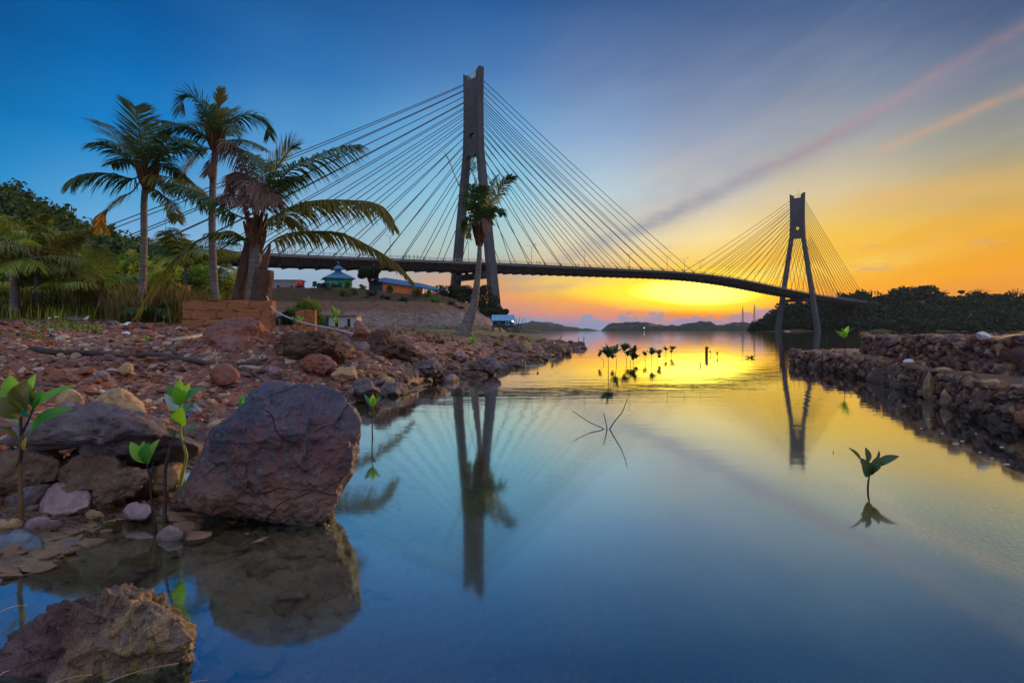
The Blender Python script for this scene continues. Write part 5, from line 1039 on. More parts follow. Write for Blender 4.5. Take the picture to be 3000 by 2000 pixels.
# ================================================================ shrubs, grass, trees
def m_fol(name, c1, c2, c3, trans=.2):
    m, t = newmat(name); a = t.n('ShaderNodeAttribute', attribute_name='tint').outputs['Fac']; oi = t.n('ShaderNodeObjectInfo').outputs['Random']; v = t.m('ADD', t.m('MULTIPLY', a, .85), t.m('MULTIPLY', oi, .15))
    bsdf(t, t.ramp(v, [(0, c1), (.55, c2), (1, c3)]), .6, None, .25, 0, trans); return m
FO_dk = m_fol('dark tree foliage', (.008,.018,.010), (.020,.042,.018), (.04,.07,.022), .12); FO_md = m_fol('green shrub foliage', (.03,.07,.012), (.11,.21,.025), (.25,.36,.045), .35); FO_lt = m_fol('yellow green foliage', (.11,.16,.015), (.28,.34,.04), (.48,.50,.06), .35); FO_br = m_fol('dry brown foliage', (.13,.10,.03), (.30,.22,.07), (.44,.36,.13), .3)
FO_gr = m_fol('dry grass blades', (.05,.055,.012), (.14,.12,.03), (.30,.24,.08), .25); FO_hl = m_fol('hillside foliage', (.012,.030,.012), (.035,.075,.022), (.08,.14,.03), .2)
M_bark = m_plain('tree bark', (.06,.045,.035), .95, .4, 4, .8, .03, .1)
def crown_pts(rg, n, R, blobs=7):
    """leaf positions spread over several clumps: uneven outline with gaps"""
    C = rg.normal(size=(blobs, 3)); C /= np.linalg.norm(C, axis=1)[:, None]; C = C*rg.uniform(.35, .72, blobs)[:, None]; r = rg.uniform(.26, .48, blobs)
    k = rg.integers(0, blobs, n); d = rg.normal(size=(n, 3)); d /= np.linalg.norm(d, axis=1)[:, None]; q = rg.uniform(.45, 1, n)**.5
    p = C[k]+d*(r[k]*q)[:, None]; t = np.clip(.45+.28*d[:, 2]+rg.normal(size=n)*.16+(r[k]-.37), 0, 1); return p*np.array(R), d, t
def leaf_cloud(m, p, d, t, size, rg, asp=.5):
    n = len(p); a = rg.normal(size=(n, 3)); nn = d*.6+a*.7; nn /= np.linalg.norm(nn, axis=1)[:, None]; u = np.cross(nn, rg.normal(size=(n, 3))); u /= np.linalg.norm(u, axis=1)[:, None]; v = np.cross(nn, u)
    s = size*np.exp(rg.normal(size=n)*.3); L = u*s[:, None]; W = v*(s*asp)[:, None]; h = nn*(s*.18)[:, None]
    V = np.stack([p-L, p+W*.9+h, p+L, p-W*.9+h], 1).reshape(-1, 3); Q = np.arange(n*4).reshape(-1, 4); m.add(V, Q, np.repeat(t, 4))
def plant(name, loc, R, n, size, mat, label, cat, seed, trunk=0, tr=.1, group=None, blobs=7, asp=.5, lean=0, ground=True):
    rg = np.random.default_rng(seed); loc = np.array(loc, float); o = thing(name, loc, label, cat, group); c = loc+np.array([lean, 0, trunk+R[2]*.75]); m = MB()
    p, d, t = crown_pts(rg, n, R, blobs); leaf_cloud(m, p+c, d, t, size, rg, asp); m.V[-1][:, 2] = np.maximum(m.V[-1][:, 2], loc[2]-.1) if trunk == 0 else m.V[-1][:, 2]
    obj('crown' if trunk else 'foliage', m, mat, o); m = MB(); m.tube(bez([loc-[0, 0, .2], loc+[lean*.3, 0, trunk*.6], c], 8), np.linspace(tr, tr*.45, 8), 7)
    for k in range(6): a = rg.uniform(0, 6.28); e = c+np.array([math.cos(a)*R[0]*.6, math.sin(a)*R[1]*.6, R[2]*rg.uniform(-.1, .6)]); m.tube(bez([loc+[lean*.4, 0, trunk*rg.uniform(.5, .95)+.05], (c+e)/2-[0, 0, R[2]*.1], e], 6), np.linspace(tr*.45, tr*.1, 6), 5)
    obj('trunk' if trunk else 'stem', m, M_bark, o, True); return o
def at_ground(px, d, fn=None):
    x = (px-1500)/F*d; return np.array([x, d, HG1(x, d) if fn is None else fn(x, d)])
SB = [  # px, distance, half width m, height m, material, label
 (20,20,.9,1.0,FO_lt,'yellow-green shrub at the left picture edge'),(150,21,1.2,.9,FO_lt,'low yellow-green shrub between the young palm trunks'),(255,22,1.3,1.2,FO_br,'brown half-dry shrub below the hill'),(330,19,1.1,1.1,FO_br,'dry shrub left of the left palm trunk'),
 (360,24,1.8,1.8,FO_md,'green shrub behind the left palm trunk'),(470,22,1.6,2.1,FO_lt,'tall yellow-green shrub between the two tall palms'),(530,25,1.7,2.9,FO_md,'highest green shrub right of the left palm trunk'),(580,22,1.3,2.0,FO_md,'leafy shrub left of the tallest palm trunk'),(500,18,1.0,1.1,FO_br,'dry grassy shrub behind the wall corner'),
 (660,24,1.2,1.6,FO_lt,'yellow shrub between the tallest and the stout palm'),(420,28,2.2,2.4,FO_md,'broad green shrub in the middle of the thicket'),(300,30,2.6,2.0,FO_md,'wide shrub at the foot of the hill'),(120,34,3.2,3.4,FO_md,'large shrub on the red earth slope'),(40,38,3.6,5.5,FO_md,'large dark shrub climbing the hill at far left'),(200,40,3.4,3.6,FO_md,'dense dark shrub at the foot of the wooded hill'),
 (250,52,4.2,3.6,FO_dk,'dark tree-like shrub at the hill foot'),(120,50,4.6,5.0,FO_md,'tall thicket below the hill crest'),(0,52,4.6,7,FO_lt,'yellowish thicket on the hillside at far left'),(340,48,3.6,2.4,FO_dk,'dark thicket left of the left palm trunk, behind the dry shrubs'),(445,46,3.0,2.2,FO_dk,'dark thicket behind the left palm trunk'),(560,60,3.2,5.6,FO_dk,'dark feathery tree behind the tallest palm'),(610,55,2.5,3.8,FO_md,'green tree between the two right-hand palms'),
 (690,50,2.6,2.2,FO_md,'green shrub behind the stout palm foot'),(475,40,2.0,3.6,FO_lt,'light green bush top seen between the palm trunks')]
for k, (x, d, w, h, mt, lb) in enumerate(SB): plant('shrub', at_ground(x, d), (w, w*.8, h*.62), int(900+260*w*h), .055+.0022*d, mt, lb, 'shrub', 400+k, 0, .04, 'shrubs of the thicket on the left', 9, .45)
def on_head(px, py, y): return np.array([(px-1500)/F*y, y, HH1((px-1500)/F*y, y)])
GB = [(893,138,5.6,7.4,FO_md,'large round green bush left of the grey-white hut'),(840,132,3.6,5.0,FO_dk,'dark green bush half behind the clay wall stub'),(950,150,3,3.6,FO_md,'small green bush touching the grey-white hut roof'),(790,128,3,4.4,FO_dk,'dark bush beside the palm stump')]
for k, (x, d, w, h, mt, lb) in enumerate(GB): xx = (x-1500)/F*d; plant('shrub', (xx, d, max(HG1(xx, d) if d < 146 else 1.2, .5)), (w, w*.8, h*.6), 3800, .26, mt, lb, 'bush', 450+k, 0, .15, 'bushes below the headland', 10)
def tree_at(px, d, ytop, w, tfrac, mat, label, seed, base=None, n=2600, leaf=.3, group='trees on the headland', blobs=8, name='tree', lean=0):
    x = (px-1500)/F*d; zb = base if base is not None else HH1(x, d); zt = CH+(HY-ytop)/F*d; H = zt-zb; R = H*(1-tfrac)/1.75
    return plant(name, (x, d, zb), (w, w*.85, R), n, leaf, mat, label, 'tree', seed, H*tfrac, .035*H, group, blobs, .5, lean)
tree_at(1083,183,766,4.2,.30,FO_dk,'round dark tree between the turquoise prayer house and the orange building',501,n=4200)
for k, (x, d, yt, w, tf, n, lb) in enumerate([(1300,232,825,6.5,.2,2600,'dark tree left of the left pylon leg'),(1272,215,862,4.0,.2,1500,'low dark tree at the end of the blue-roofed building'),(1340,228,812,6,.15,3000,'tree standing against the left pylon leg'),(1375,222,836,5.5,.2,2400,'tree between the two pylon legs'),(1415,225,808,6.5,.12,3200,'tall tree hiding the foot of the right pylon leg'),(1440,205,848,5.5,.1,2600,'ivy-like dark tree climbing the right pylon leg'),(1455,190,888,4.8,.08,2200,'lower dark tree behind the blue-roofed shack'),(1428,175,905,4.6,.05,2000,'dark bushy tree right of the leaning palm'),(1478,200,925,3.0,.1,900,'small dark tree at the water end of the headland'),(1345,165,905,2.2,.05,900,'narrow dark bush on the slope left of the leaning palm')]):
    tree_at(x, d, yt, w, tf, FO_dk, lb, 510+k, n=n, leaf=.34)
for k, (x, y) in enumerate([q for q in [(1060,178),(985,180),(1160,180),(1200,177),(1240,179),(1100,176),(930,178),(1020,177),(1128,171),(1180,168),(1255,172),(1300,176),(1350,176),(1040,171),(1090,173),(1145,176),(1215,170),(1275,165),(1320,168),(960,176),(1005,172),(1070,167),(1235,175)] if not (1085 < q[0] < 1245 and q[1] > 173)]):
    plant('shrub', on_head(x, 0, y), (1.5+.5*(k % 3), 1.3, .9+.35*(k % 4)), 420, .2, FO_dk if k % 3 else FO_md, 'low dark shrub on the upper slope below the headland houses', 'shrub', 540+k, 0, .08, 'low shrubs on the headland slope', 6)
plant('shrub', on_head(1143, 0, 181), (1.3, 1.3, 1.5), 1200, .22, FO_md, 'green bush in front of the orange wall', 'shrub', 560, 0, .1, None, 8)
plant('shrub', on_head(1018, 0, 182), (1.0, .9, 1.0), 500, .18, FO_dk, 'small dark bush in front of the turquoise wall', 'shrub', 561, 0, .1, None, 6)
# dry and green grass between the palms
def grass(name, n, boxes, hmin, hmax, mat, label, seed):
    rg = np.random.default_rng(seed); m = MB(); Vs = []; T = []
    for (x0, x1, d0, d1, f) in boxes:
        k = int(n*f); d = rg.uniform(d0, d1, k); x = (rg.uniform(x0, x1, k)-1500)/F*d; cl = vnoise(np.stack([x*1.3, d*1.3, x*0], -1), seed) > -.02; x, d = x[cl], d[cl]; z = HG(x, d); h = rg.uniform(hmin, hmax, len(x)); a = rg.uniform(0, 6.28, len(x)); bd = rg.uniform(.1, .55, len(x))*h
        dx, dy = np.cos(a), np.sin(a); w = .006+.0006*d
        b0 = np.stack([x-dy*w, d+dx*w, z-.02], -1); b1 = np.stack([x+dy*w, d-dx*w, z-.02], -1); m0 = np.stack([x+dx*bd*.3-dy*w*.8, d+dy*bd*.3+dx*w*.8, z+h*.6], -1); m1 = np.stack([x+dx*bd*.3+dy*w*.8, d+dy*bd*.3-dx*w*.8, z+h*.6], -1); tp = np.stack([x+dx*bd, d+dy*bd, z+h], -1)
        Vs.append(np.stack([b0, b1, m1, m0, tp, tp+[0, 0, .001]], 1).reshape(-1, 3)); T.append(np.repeat(rg.random(len(x)), 6))
    V = np.concatenate(Vs); i = np.arange(len(V)//6)[:, None]*6; m.V.append(V); m.T.append(np.concatenate(T)); m.Fq.append(np.concatenate([i+np.array([[0,1,2,3]]), i+np.array([[3,2,4,5]])])); m.n = len(V)
    return tag(obj(name, m, mat), label, 'grass', None, 'stuff')
grass('grass', 9000, [(300,560,15,21,.5),(560,700,16,22,.25),(-200,330,17,24,.5)], .25, 1.15, FO_gr, 'tall dry grass between the palms', 31)
grass('grass', 6000, [(0,330,15.5,22,.3),(330,700,18,26,.5),(-200,600,24,40,.7)], .12, .5, FO_lt, 'yellow-green grass at the edge of the thicket', 32)
grass('grass', 1500, [(60,300,8,12,.6),(0,120,6,8,.3)], .03, .09, FO_md, 'thin short grass on the red ground at left', 33)
# forest masses
def forest(name, pts, R, nper, leaf, mat, label, seed, rg=None):
    rg = np.random.default_rng(seed); m = MB()
    for k, (x, y, z) in enumerate(pts):
        r = R*rg.choice([.55, .8, 1.1, 1.5], p=[.3, .3, .28, .12]); p, d, t = crown_pts(rg, nper, (r, r, r*rg.uniform(.7, 1.05)), 5); leaf_cloud(m, p+np.array([x, y, z+r*.45]), d, t*.8+rg.uniform(0, .2), leaf*rg.uniform(.8, 1.2), rg, .65)
    return tag(obj(name, m, mat), label, 'forest', None, 'stuff')
rg = np.random.default_rng(8); n = 620; yy = rg.uniform(62, 128, n); uu = rg.uniform(-1.05, -.53, n); xx = uu*yy; zz = HL(xx, yy); k = zz > .5
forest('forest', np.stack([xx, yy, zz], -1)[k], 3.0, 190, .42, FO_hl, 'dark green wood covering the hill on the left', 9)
n = 1500; yy = 535+95*rg.random(n)**1.3; uu = rg.uniform(.41, 1.02, n); xx = uu*yy; zz = HF(xx, yy); k = zz > -.3
forest('forest', np.stack([xx, yy, np.maximum(zz, .3)], -1)[k], 6.0, 90, 1.35, FO_dk, 'dark wood covering the far right shore', 10)
def far_tree(px, ytop, w, label, seed, d=640, n=700):
    x = (px-1500)/F*d; zt = CH+(HY-ytop)/F*d; b = float(HF(np.array([x]), np.array([d]))[0])-2; H = zt-b; return plant('tree', (x, d, b), (w, w*.8, H*.38), n, 1.0, FO_dk, label, 'tree', seed, H*.32, .5, 'large trees standing out of the far right wood', 8)
for k, (x, yt, w, lb) in enumerate([(2518,857,12,'round tree rising above the far wood just right of the bridge end'),(2585,862,8,'low round tree in the far wood right of the bridge end'),(2645,842,13,'broad tree left of the highest tree of the far wood'),(2712,832,16,'highest and broadest tree of the far right wood'),(2480,872,8,'feathery tree where the bridge meets the far wood'),(2765,866,7,'small tree right of the highest far tree'),(2818,864,5,'small round tree top in the far right wood'),(2900,868,5,'small tree between the two bare trees'),(2300,890,9,'dark tree between the feet of the far pylon')]): far_tree(x, yt, w, lb, 570+k, 640 if x != 2300 else 560)
def bare_tree(px, ytop, w, label, seed, d=635):
    rg = np.random.default_rng(seed); x = (px-1500)/F*d; zt = CH+(HY-ytop)/F*d; b = np.array([x, d, float(HF(np.array([x]), np.array([d]))[0])-1]); H = zt-b[2]; o = thing('bare_tree', b, label, 'tree', 'bare trees in the far right wood'); m = MB(); m.tube([b, b+[0, 0, H*.6]], [.4, .3], 6); obj('trunk', m, M_bark, o); m = MB()
    for k in range(26): a = rg.uniform(-1.2, 1.2); e = b+np.array([math.sin(a)*w, rg.normal()*w*.5, H*.6+math.cos(a)*H*.4]); s = b+[0, 0, H*rg.uniform(.4, .62)]; m.tube(bez([s, (s+e)/2+rg.normal(size=3)*.6, e], 5), np.linspace(.22, .10, 5), 4)
    obj('branches', m, M_bark, o); return o
bare_tree(2866, 845, 9, 'bare fan-shaped tree on the far right shore', 1); bare_tree(2978, 845, 7, 'bare tree at the right picture edge on the far shore', 2)
# ================================================================ houses on the headland
M_turq = m_plain('turquoise wall paint', (.02,.36,.27), .8, .2, .6, .3, .02); M_broof = m_plain('blue metal roof', (.015,.13,.30), .5, .25, .5, .3, .02, .5); M_oran = m_plain('orange wall paint', (.70,.19,.06), .85, .2, .5, .3, .02); M_grn = m_plain('light green trim', (.20,.50,.10), .8, .1, 1, .1)
M_dkw = m_plain('dark blue wall', (.03,.07,.12), .8, .2, 1, .2); M_gconc = m_plain('bare grey concrete wall', (.28,.28,.31), .9, .2, .5, .4, .02); M_redp = m_plain('red plastic tank', (.70,.03,.03), .4, .1, 1, .1); M_yelp = m_plain('yellow plastic tank', (.65,.40,.02), .4, .1, 1, .1)
M_hut = m_plain('grey-white board wall', (.36,.40,.44), .85, .15, 1, .3, .01); M_win = m_plain('dark window glass', (.02,.03,.045), .15, .1, 1, 0, .01, .6); M_red = m_plain('faded red roof edge', (.30,.06,.05), .8, .2, 1, .2); M_wht = m_plain('pale frame paint', (.55,.6,.6), .7, .1, 2, .1); M_darkm = m_plain('dark interior', (.012,.014,.018), .9, .2, 1, .1); M_bluer = m_plain('light blue sheet roof', (.10,.30,.55), .45, .2, 1, .2, .02, .5)
def RZ(a): return np.array([[math.cos(a), math.sin(a), 0], [-math.sin(a), math.cos(a), 0], [0, 0, 1]])
class House:
    def __init__(s, name, base, rz, label, cat='building', group=None): s.o = thing(name, base, label, cat, group); s.b = np.array(base, float); s.rz = rz
    def w(s, p): return np.asarray(p, float)@RZ(s.rz)+s.b
    def part(s, name, mat, boxes=(), polys=(), parent=None):
        m = MB()
        for c, sz in boxes: m.box(s.w(c), sz, s.rz)
        for V, Fc in polys: m.add(s.w(V), Fc)
        return obj(name, m, mat, parent or s.o)
def hip(x, y, z0, z1, e, th=.12, ridge=0.):
    """hipped roof over half sizes x,y with eaves e; ridge half length"""
    a, b = x+e, y+e; V = [[-a,-b,z0],[a,-b,z0],[a,b,z0],[-a,b,z0],[-ridge,0,z1],[ridge+.001,0,z1],[-a,-b,z0-th],[a,-b,z0-th],[a,b,z0-th],[-a,b,z0-th]]
    return (V, [[0,1,5,4],[1,2,5],[2,3,4,5],[3,0,4],[0,6,7,1],[1,7,8,2],[2,8,9,3],[3,9,6,0],[9,8,7,6]])
def window(h, c, w, hh, nx, parent, frame=M_wht):
    """c centre on the wall; nx: 0 for a wall facing -y, 1 for +x, -1 for -x"""
    sx = (w, .1, hh) if nx == 0 else (.1, w, hh); off = np.array([0, -.06, 0]) if nx == 0 else np.array([.06*nx, 0, 0]); c = np.array(c)
    g = h.part('window', M_win, [(c+off*.5, sx)], parent=parent); t = .09
    bx = []
    for q in (-1, 1):
        if nx == 0: bx += [((c+off)+[q*w/2, 0, 0], (t, .12, hh+t)), ((c+off)+[0, 0, q*hh/2], (w-t, .12, t))]
        else: bx += [((c+off)+[0, q*w/2, 0], (.12, t, hh+t)), ((c+off)+[0, 0, q*hh/2], (.12, w-t, t))]
    h.part('frame', frame, bx, parent=g)
b = on_head(990, 0, 190); zb = CH+(HY-849)/F*190; b[2] = min(b[2], zb)
h = House('prayer_house', b, .42, 'turquoise prayer house with a two-tier blue pyramid roof and finial', 'mosque')
wl = h.part('wall', M_turq, [((0,0,1.7),(7.6,6.8,3.9))]); window(h, (-1.9,-3.42,1.6), 1.6, 1.5, 0, h.o); window(h, (2.0,-3.42,1.7), .9, 1.7, 0, h.o); window(h, (3.82,-1.5,1.7), .9, 1.7, 1, h.o); window(h, (3.82,1.2,1.7), .9, 1.7, 1, h.o)
h.part('door', M_dkw, [((.2,-3.44,1.1),(1.1,.14,2.3))]); h.part('corner_pillar', M_grn, [((3.78,-3.38,1.7),(.5,.5,3.8))])
h.part('roof', M_broof, polys=[hip(3.8,3.4,3.7,6.6,1.2)]); h.part('upper_roof', M_broof, [((0,0,6.5),(1.9,1.8,.9))], [hip(1.0,.95,6.95,8.5,.75,.1)])
m = MB(); c = h.w((0,0,8.4)); m.tube([c, c+[0,0,.3], c+[0,0,.35], c+[0,0,.6], c+[0,0,.9], c+[0,0,1.0], c+[0,0,1.6]], [.12,.1,.3,.42,.25,.06,.03], 10); obj('finial', m, M_broof, h.o, True)
h = House('shed', (b[0]-5.6, b[1]+1, b[2]), .2, 'low dark shed built against the left side of the turquoise prayer house'); h.part('wall', M_dkw, [((0,0,.9),(2.6,3,2.4))]); h.part('roof', M_red, [((0,0,2.2),(2.9,3.3,.15))])
# orange building, long lean-to roof falling to the right
y0 = 186.; x0 = (1052-1500)/F*y0; b = np.array([x0, y0, on_head(1130, 0, y0)[2]-.3]); L = 35.5
def rz_(px, py): return CH+(HY-py)/F*(y0)-b[2]
h = House('long_house', b, 0, 'long orange building with a sloping blue roof that runs down to the right')
X = lambda px: (px-1052)/F*y0
h.part('wall', M_oran, [], [([[X(1121),0,-1],[X(1230),0,-1],[X(1230),0,rz_(0,840.5)],[X(1121),0,rz_(0,824.5)],[X(1121),6,-1],[X(1230),6,-1],[X(1230),6,rz_(0,840.5)],[X(1121),6,rz_(0,824.5)]], [[0,1,2,3],[5,4,7,6],[1,5,6,2],[4,0,3,7],[3,2,6,7]])])
h.part('end_wall', M_dkw, [], [([[X(1082),.2,-1],[X(1120),.2,-1],[X(1120),.2,rz_(0,825)],[X(1082),.2,rz_(0,826)],[X(1082),6,-1],[X(1120),6,-1],[X(1120),6,rz_(0,825)],[X(1082),6,rz_(0,826)]], [[0,1,2,3],[5,4,7,6],[1,5,6,2],[4,0,3,7]])])
h.part('green_trim', M_grn, [((X(1231.5),.1,rz_(0,853)),(.5,.4,(860-846)/F*y0+.8))])
ev = [(1086,826),(1120,824),(1168,832),(1231,840),(1309,853)]; rd = [(1112,814),(1120,813),(1168,820),(1231,830.5),(1309,850)]; zr = lambda py, dy: CH+(HY-py)/F*(y0+dy)-b[2]
Vr = [[X(a), -.9, zr(c_, -.9)] for a, c_ in ev]+[[X(a), 3.6, zr(c_, 3.6)] for a, c_ in rd]+[[X(a), 8., zr(c_, -.9)] for a, c_ in ev]+[[X(a), -.9, zr(c_, -.9)-.25] for a, c_ in ev]
h.part('roof', M_broof, [], [(Vr, [[k, k+1, k+6, k+5] for k in range(4)]+[[k+5, k+6, k+11, k+10] for k in range(4)]+[[k+15, k+16, k+1, k] for k in range(4)]+[[0, 5, 10], [4, 14, 9]])])
for px in (1245,1262,1280,1296): h.part('roof_post', M_darkm, [((X(px),0,(rz_(0,838+(px-1245)*.24)-1.2)/2-.3),(.22,.22,3.2))])
window(h, (X(1212),0,1.1), 1.0, 1.1, 0, h.o, M_darkm); window(h, (X(1136),0,1.3), 1.1, 1.1, 0, h.o, M_darkm)
# grey house with tanks
y1 = 200.; b = on_head(840, 0, y1); b[2] = CH+(HY-852)/F*y1-1
h = House('grey_house', b, .12, 'bare grey concrete house with a flat roof behind the dark bush', 'building'); h.part('wall', M_gconc, [((0,0,1.9),(10.5,6,5.0))]); h.part('roof', M_gconc, [((.2,0,4.5),(11.2,6.6,.25))]); window(h, (-2,-3.02,2.2), 1.1, 1.1, 0, h.o); window(h, (2.4,-3.02,2.2), 1.1, 1.1, 0, h.o)
for px, r, mt, lb in ((879,.95,M_redp,'red water tank beside the grey house'),(870,.6,M_yelp,'yellow water tank half hidden by the red one')):
    c = np.array([(px-1500)/F*(y1-4.5), y1-4.5-(0 if r > .8 else -.9), CH+(HY-838)/F*(y1-4.5)]); m = MB(); m.tube([c, c+[0,0,.1], c+[0,0,.6], c+[0,0,.66], c+[0,0,.72], c+[0,0,1.4], c+[0,0,1.7], c+[0,0,1.8]], [r*.95,r,r,r*1.05,r,r,r*.55,r*.25], 16); o = thing('water_tank', c, lb, 'water tank'); obj('tank', m, mt, o, True)
    m = MB(); m.box(c-[0,0,.15], (r*2.2, r*2.2, .28)); 
    for a in (-1, 1):
        for q in (-1, 1): m.box(c+[a*r*.8, q*r*.8, -1.6], (.16, .16, 2.9))
    obj('stand', m, M_darkm, o)
# white hut near the foot of the bank
y2 = 128.; b = np.array([(1008-1500)/F*y2, y2, .75]); h = House('hut', b, -.06, 'grey-white board hut with two dark doors and a thin red roof edge')
h.part('wall', M_hut, [((.3,0,1.35),(6.2,3.4,3.3))]); h.part('side_wall', M_dkw, [((-3.2,.2,1.25),(.8,3.0,3.1))]); h.part('roof', M_red, [((0,0,3.1),(7.6,4.2,.16))]); 
for x in (-1.0, 1.7): g = h.part('door', M_win, [((x,-1.72,1.35),(.75,.1,2.3))]); h.part('frame', M_wht, [((x+q*.42,-1.74,1.35),(.08,.12,2.4)) for q in (-1, 1)]+[((x,-1.74,2.56),(.76,.12,.08))], parent=g)
h = House('yard_fence', np.array([(905-1500)/F*112, 112, HG1((905-1500)/F*112, 112)]), .05, 'low blue-grey sheet fence left of the grey-white hut', 'fence'); h.part('panel', M_dkw, [((0,0,.45),(6.4,.08,1.1))]); h.part('post', M_darkm, [((x,-.1,.5),(.12,.12,1.3)) for x in (-3,-1.5,0,1.5,3)])
# stilt shack by the water
y3 = 150.; b = np.array([(1474-1500)/F*y3, y3, 0.]); z = lambda py: CH+(HY-py)/F*y3
h = House('stilt_shack', b, .1, 'small stilt shack with a light blue sheet roof at the water edge')
h.part('wall', M_dkw, [((0,0,(z(938)+z(957))/2),(5.2,3.2,z(938)-z(957)))]); rf = (z(922), z(939))
h.part('roof', M_bluer, [], [([[-3.1,-2.2,rf[1]],[3.0,-2.2,rf[1]],[2.9,.2,rf[0]],[-2.9,.2,rf[0]],[3.0,2.3,rf[1]],[-3.1,2.3,rf[1]],[-3.1,-2.2,rf[1]-.1],[3.0,-2.2,rf[1]-.1],[3.0,2.3,rf[1]-.1],[-3.1,2.3,rf[1]-.1]], [[0,1,2,3],[3,2,4,5],[0,3,5],[1,4,2],[0,6,7,1],[1,7,8,4],[5,4,8,9],[5,9,6,0]])])
h.part('floor', M_darkm, [((0,-.3,z(957)-.08),(6.2,4.2,.16))]); 
for x in (-2.7,-.9,.9,2.7):
    for y in (-2.1, 1.5): h.part('stilt', M_darkm, [((x,y,(z(957)-1)/2-.1),(.16,.16,z(957)+.8))])
window(h, (.9,-1.62,(z(938)+z(957))/2), .8, .8, 0, h.o); window(h, (-1.2,-1.62,(z(938)+z(957))/2), .8, .8, 0, h.o, M_darkm)
def m_emit(name, col, st):
    m, t = newmat(name); e = t.n('ShaderNodeEmission'); e.inputs[0].default_value = col+(1,); e.inputs[1].default_value = st; o = t.n('ShaderNodeOutputMaterial'); t.l(e.outputs[0], o.inputs[0]); return m
M_bulb = m_emit('lit bulb', (.9,1,.6), 9); M_bulb2 = m_emit('far lit lamp', (.95,1,1), 2.5)
V, Q = ICO(2); m = MB(); m.add(V*.17+P(1502, 941, y3-2.4), Q); obj('lit_bulb', m, M_bulb, h.o, True)
o = thing('shore_lamp', P(1887, 968, 1340), 'lone lit white lamp on the distant shore', 'lamp'); m = MB(); m.add(V*1.0+P(1887, 960, 1340), Q); obj('lit_head', m, M_bulb2, o, True); m = MB(); m.tube([P(1887, 970, 1340), P(1887, 961, 1340)], .3, 6); obj('pole', m, M_steel, o)
# stair and pipe down the bank
def railing_line(pts, label, n=26, r=.16):
    q = [P(x, y, d) for x, y, d in pts]; m = MB(); c = bez(q, 60); m.tube(c, r, 6); o = obj('drain_pipe', m, M_hut, None, True); return tag(o, label, 'pipe')
railing_line([(1283,868,176),(1292,884,170),(1305,898,166),(1335,915,160),(1360,945,152)], 'pale pipe running down the headland slope, longer and lower one')
railing_line([(1270,866,176),(1280,880,171),(1290,892,167),(1298,902,163)], 'pale pipe on the headland slope, shorter one next to the steps')
m = MB()
for k in range(22): u = k/21; p = P(1278+u*26, 868+u*42, 176-u*12); m.box(p, (1.3, .5, .3))
tag(obj('steps', m, M_gconc), 'narrow flight of pale steps down the headland slope', 'steps')
# fishing stakes at the spit, dark floating bank
M_stk = M_darkm
for k, (x, yb, x2, y2_, lb) in enumerate([(1512,962,1524,925,'longest leaning stake in the water beside the shack'),(1518,962,1534,932,'second leaning stake right of the longest one'),(1513,960,1512,930,'upright stake closest to the shack')]):
    m = MB(); a = P(x, yb, 152); c = P(x2, y2_, 152); a[2] = -.4; m.tube([a, (a+c)/2, c], [.11, .09, .05], 6); tag(obj('fishing_stake', m, M_stk), lb, 'stake', 'stakes beside the shack')
m = MB(); g0 = np.array([[(x-1500)/F*205, 205] for x in (1478,1500,1520,1550,1575,1597)]); 
xs = np.linspace(-3, 12, 60); ys = np.linspace(196, 214, 22); XX, YY = np.meshgrid(xs, ys); zz = (1-((XX-2)/11)**2).clip(0)*(1-((YY-205)/8)**2).clip(0)*1.4-.15+.3*fbm(np.stack([XX.ravel(), YY.ravel(), XX.ravel()*0], -1)*.6, 3, 4).reshape(XX.shape)*((XX > -3) & (XX < 12))-.1
relief('mudbank', XX, YY, zz, M_hill)
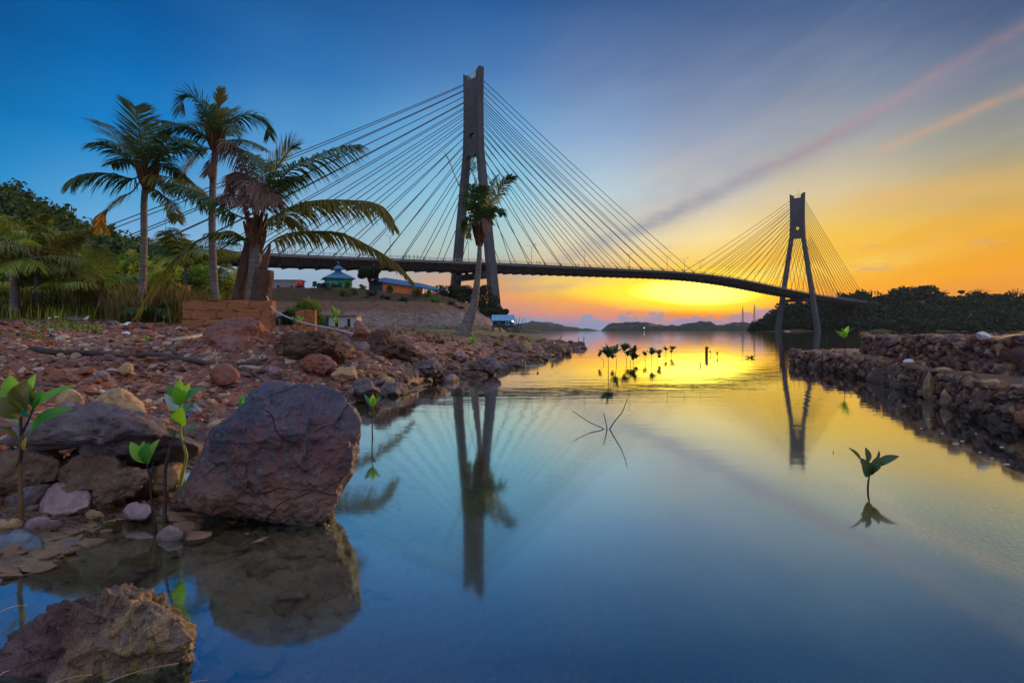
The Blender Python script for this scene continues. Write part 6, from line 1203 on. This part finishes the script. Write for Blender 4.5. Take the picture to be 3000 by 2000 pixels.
# radio masts on the far shore
for k, (px, yt, lb) in enumerate([(2176,898,'left one of the two red lattice masts on the far shore'),(2210,892,'right, taller one of the two red lattice masts on the far shore')]):
    dm = 1380.; b = P(px, 962, dm); tpz = P(px, yt, dm)[2]; H = tpz-b[2]; o = thing('radio_mast', b, lb, 'mast', 'radio masts on the far shore'); m = MB()
    def cn(u, a): w = 3.6*(1-u)+.5; return b+np.array([math.cos(a)*w, math.sin(a)*w, H*u])
    for q in range(4):
        a = q*math.pi/2+.78; m.tube([cn(0, a), cn(1, a)], .30, 4)
        for s in range(10): m.tube([cn(s/10, a), cn((s+1)/10, a+math.pi/2)], .16, 4); m.tube([cn(s/10, a), cn(s/10, a+math.pi/2)], .14, 4)
    obj('lattice', m, m_plain('faded mast paint', (.30,.12,.10), .7, .2, .1, .1) if k == 0 else bpy.data.materials['faded mast paint'], o); m = MB(); m.tube([b+[0,0,H], b+[0,0,H*1.1]], .2, 4); obj('antenna', m, M_steel, o)
# people at the rail
p0 = person(); pl = []
for k, (px, lb) in enumerate([(1190,'leftmost of the four people leaning on the bridge rail, in dark clothes'),(1199,'second from left of the four people leaning on the bridge rail, in dark clothes'),(1213,'third from left of the four people leaning on the bridge rail, in dark clothes'),(1223,'rightmost of the four people leaning on the bridge rail, in dark clothes'),(1573,'person in dark clothes standing at the rail beside another, right of the near pylon'),(1580,'person in dark clothes standing close beside the first one, right of the near pylon'),(1695,'lone person in dark clothes on the middle of the bridge')]):
    lo, hi = -120., 250.
    for _ in range(40):
        t = (lo+hi)/2; q = BP(t, 9.6, 0)
        if 1500+q[0]/q[1]*F < px: lo = t
        else: hi = t
    o = p0 if k == 0 else copy_tree(p0); o.location = BP(t, 9.6, float(zdeck(t))+.05); o.rotation_euler = (0, 0, math.atan2(NU[1], NU[0])+math.pi/2); tag(o, lb, 'person', 'people on the bridge')
# ================================================================ evening haze
HAZE = 0.000035
if HAZE:
    m, t = newmat('evening haze'); pv = t.n('ShaderNodeVolumePrincipled'); pv.inputs['Color'].default_value = (.7,.75,.85,1); pv.inputs['Density'].default_value = HAZE; pv.inputs['Anisotropy'].default_value = .2
    o = t.n('ShaderNodeOutputMaterial'); t.l(pv.outputs[0], o.inputs[1]); mb = MB(); mb.box((0, 1380, 66), (5400, 3100, 138)); hz = obj('haze', mb, m); hz['kind'] = 'stuff'; hz['label'] = 'thin blue evening haze over the water'
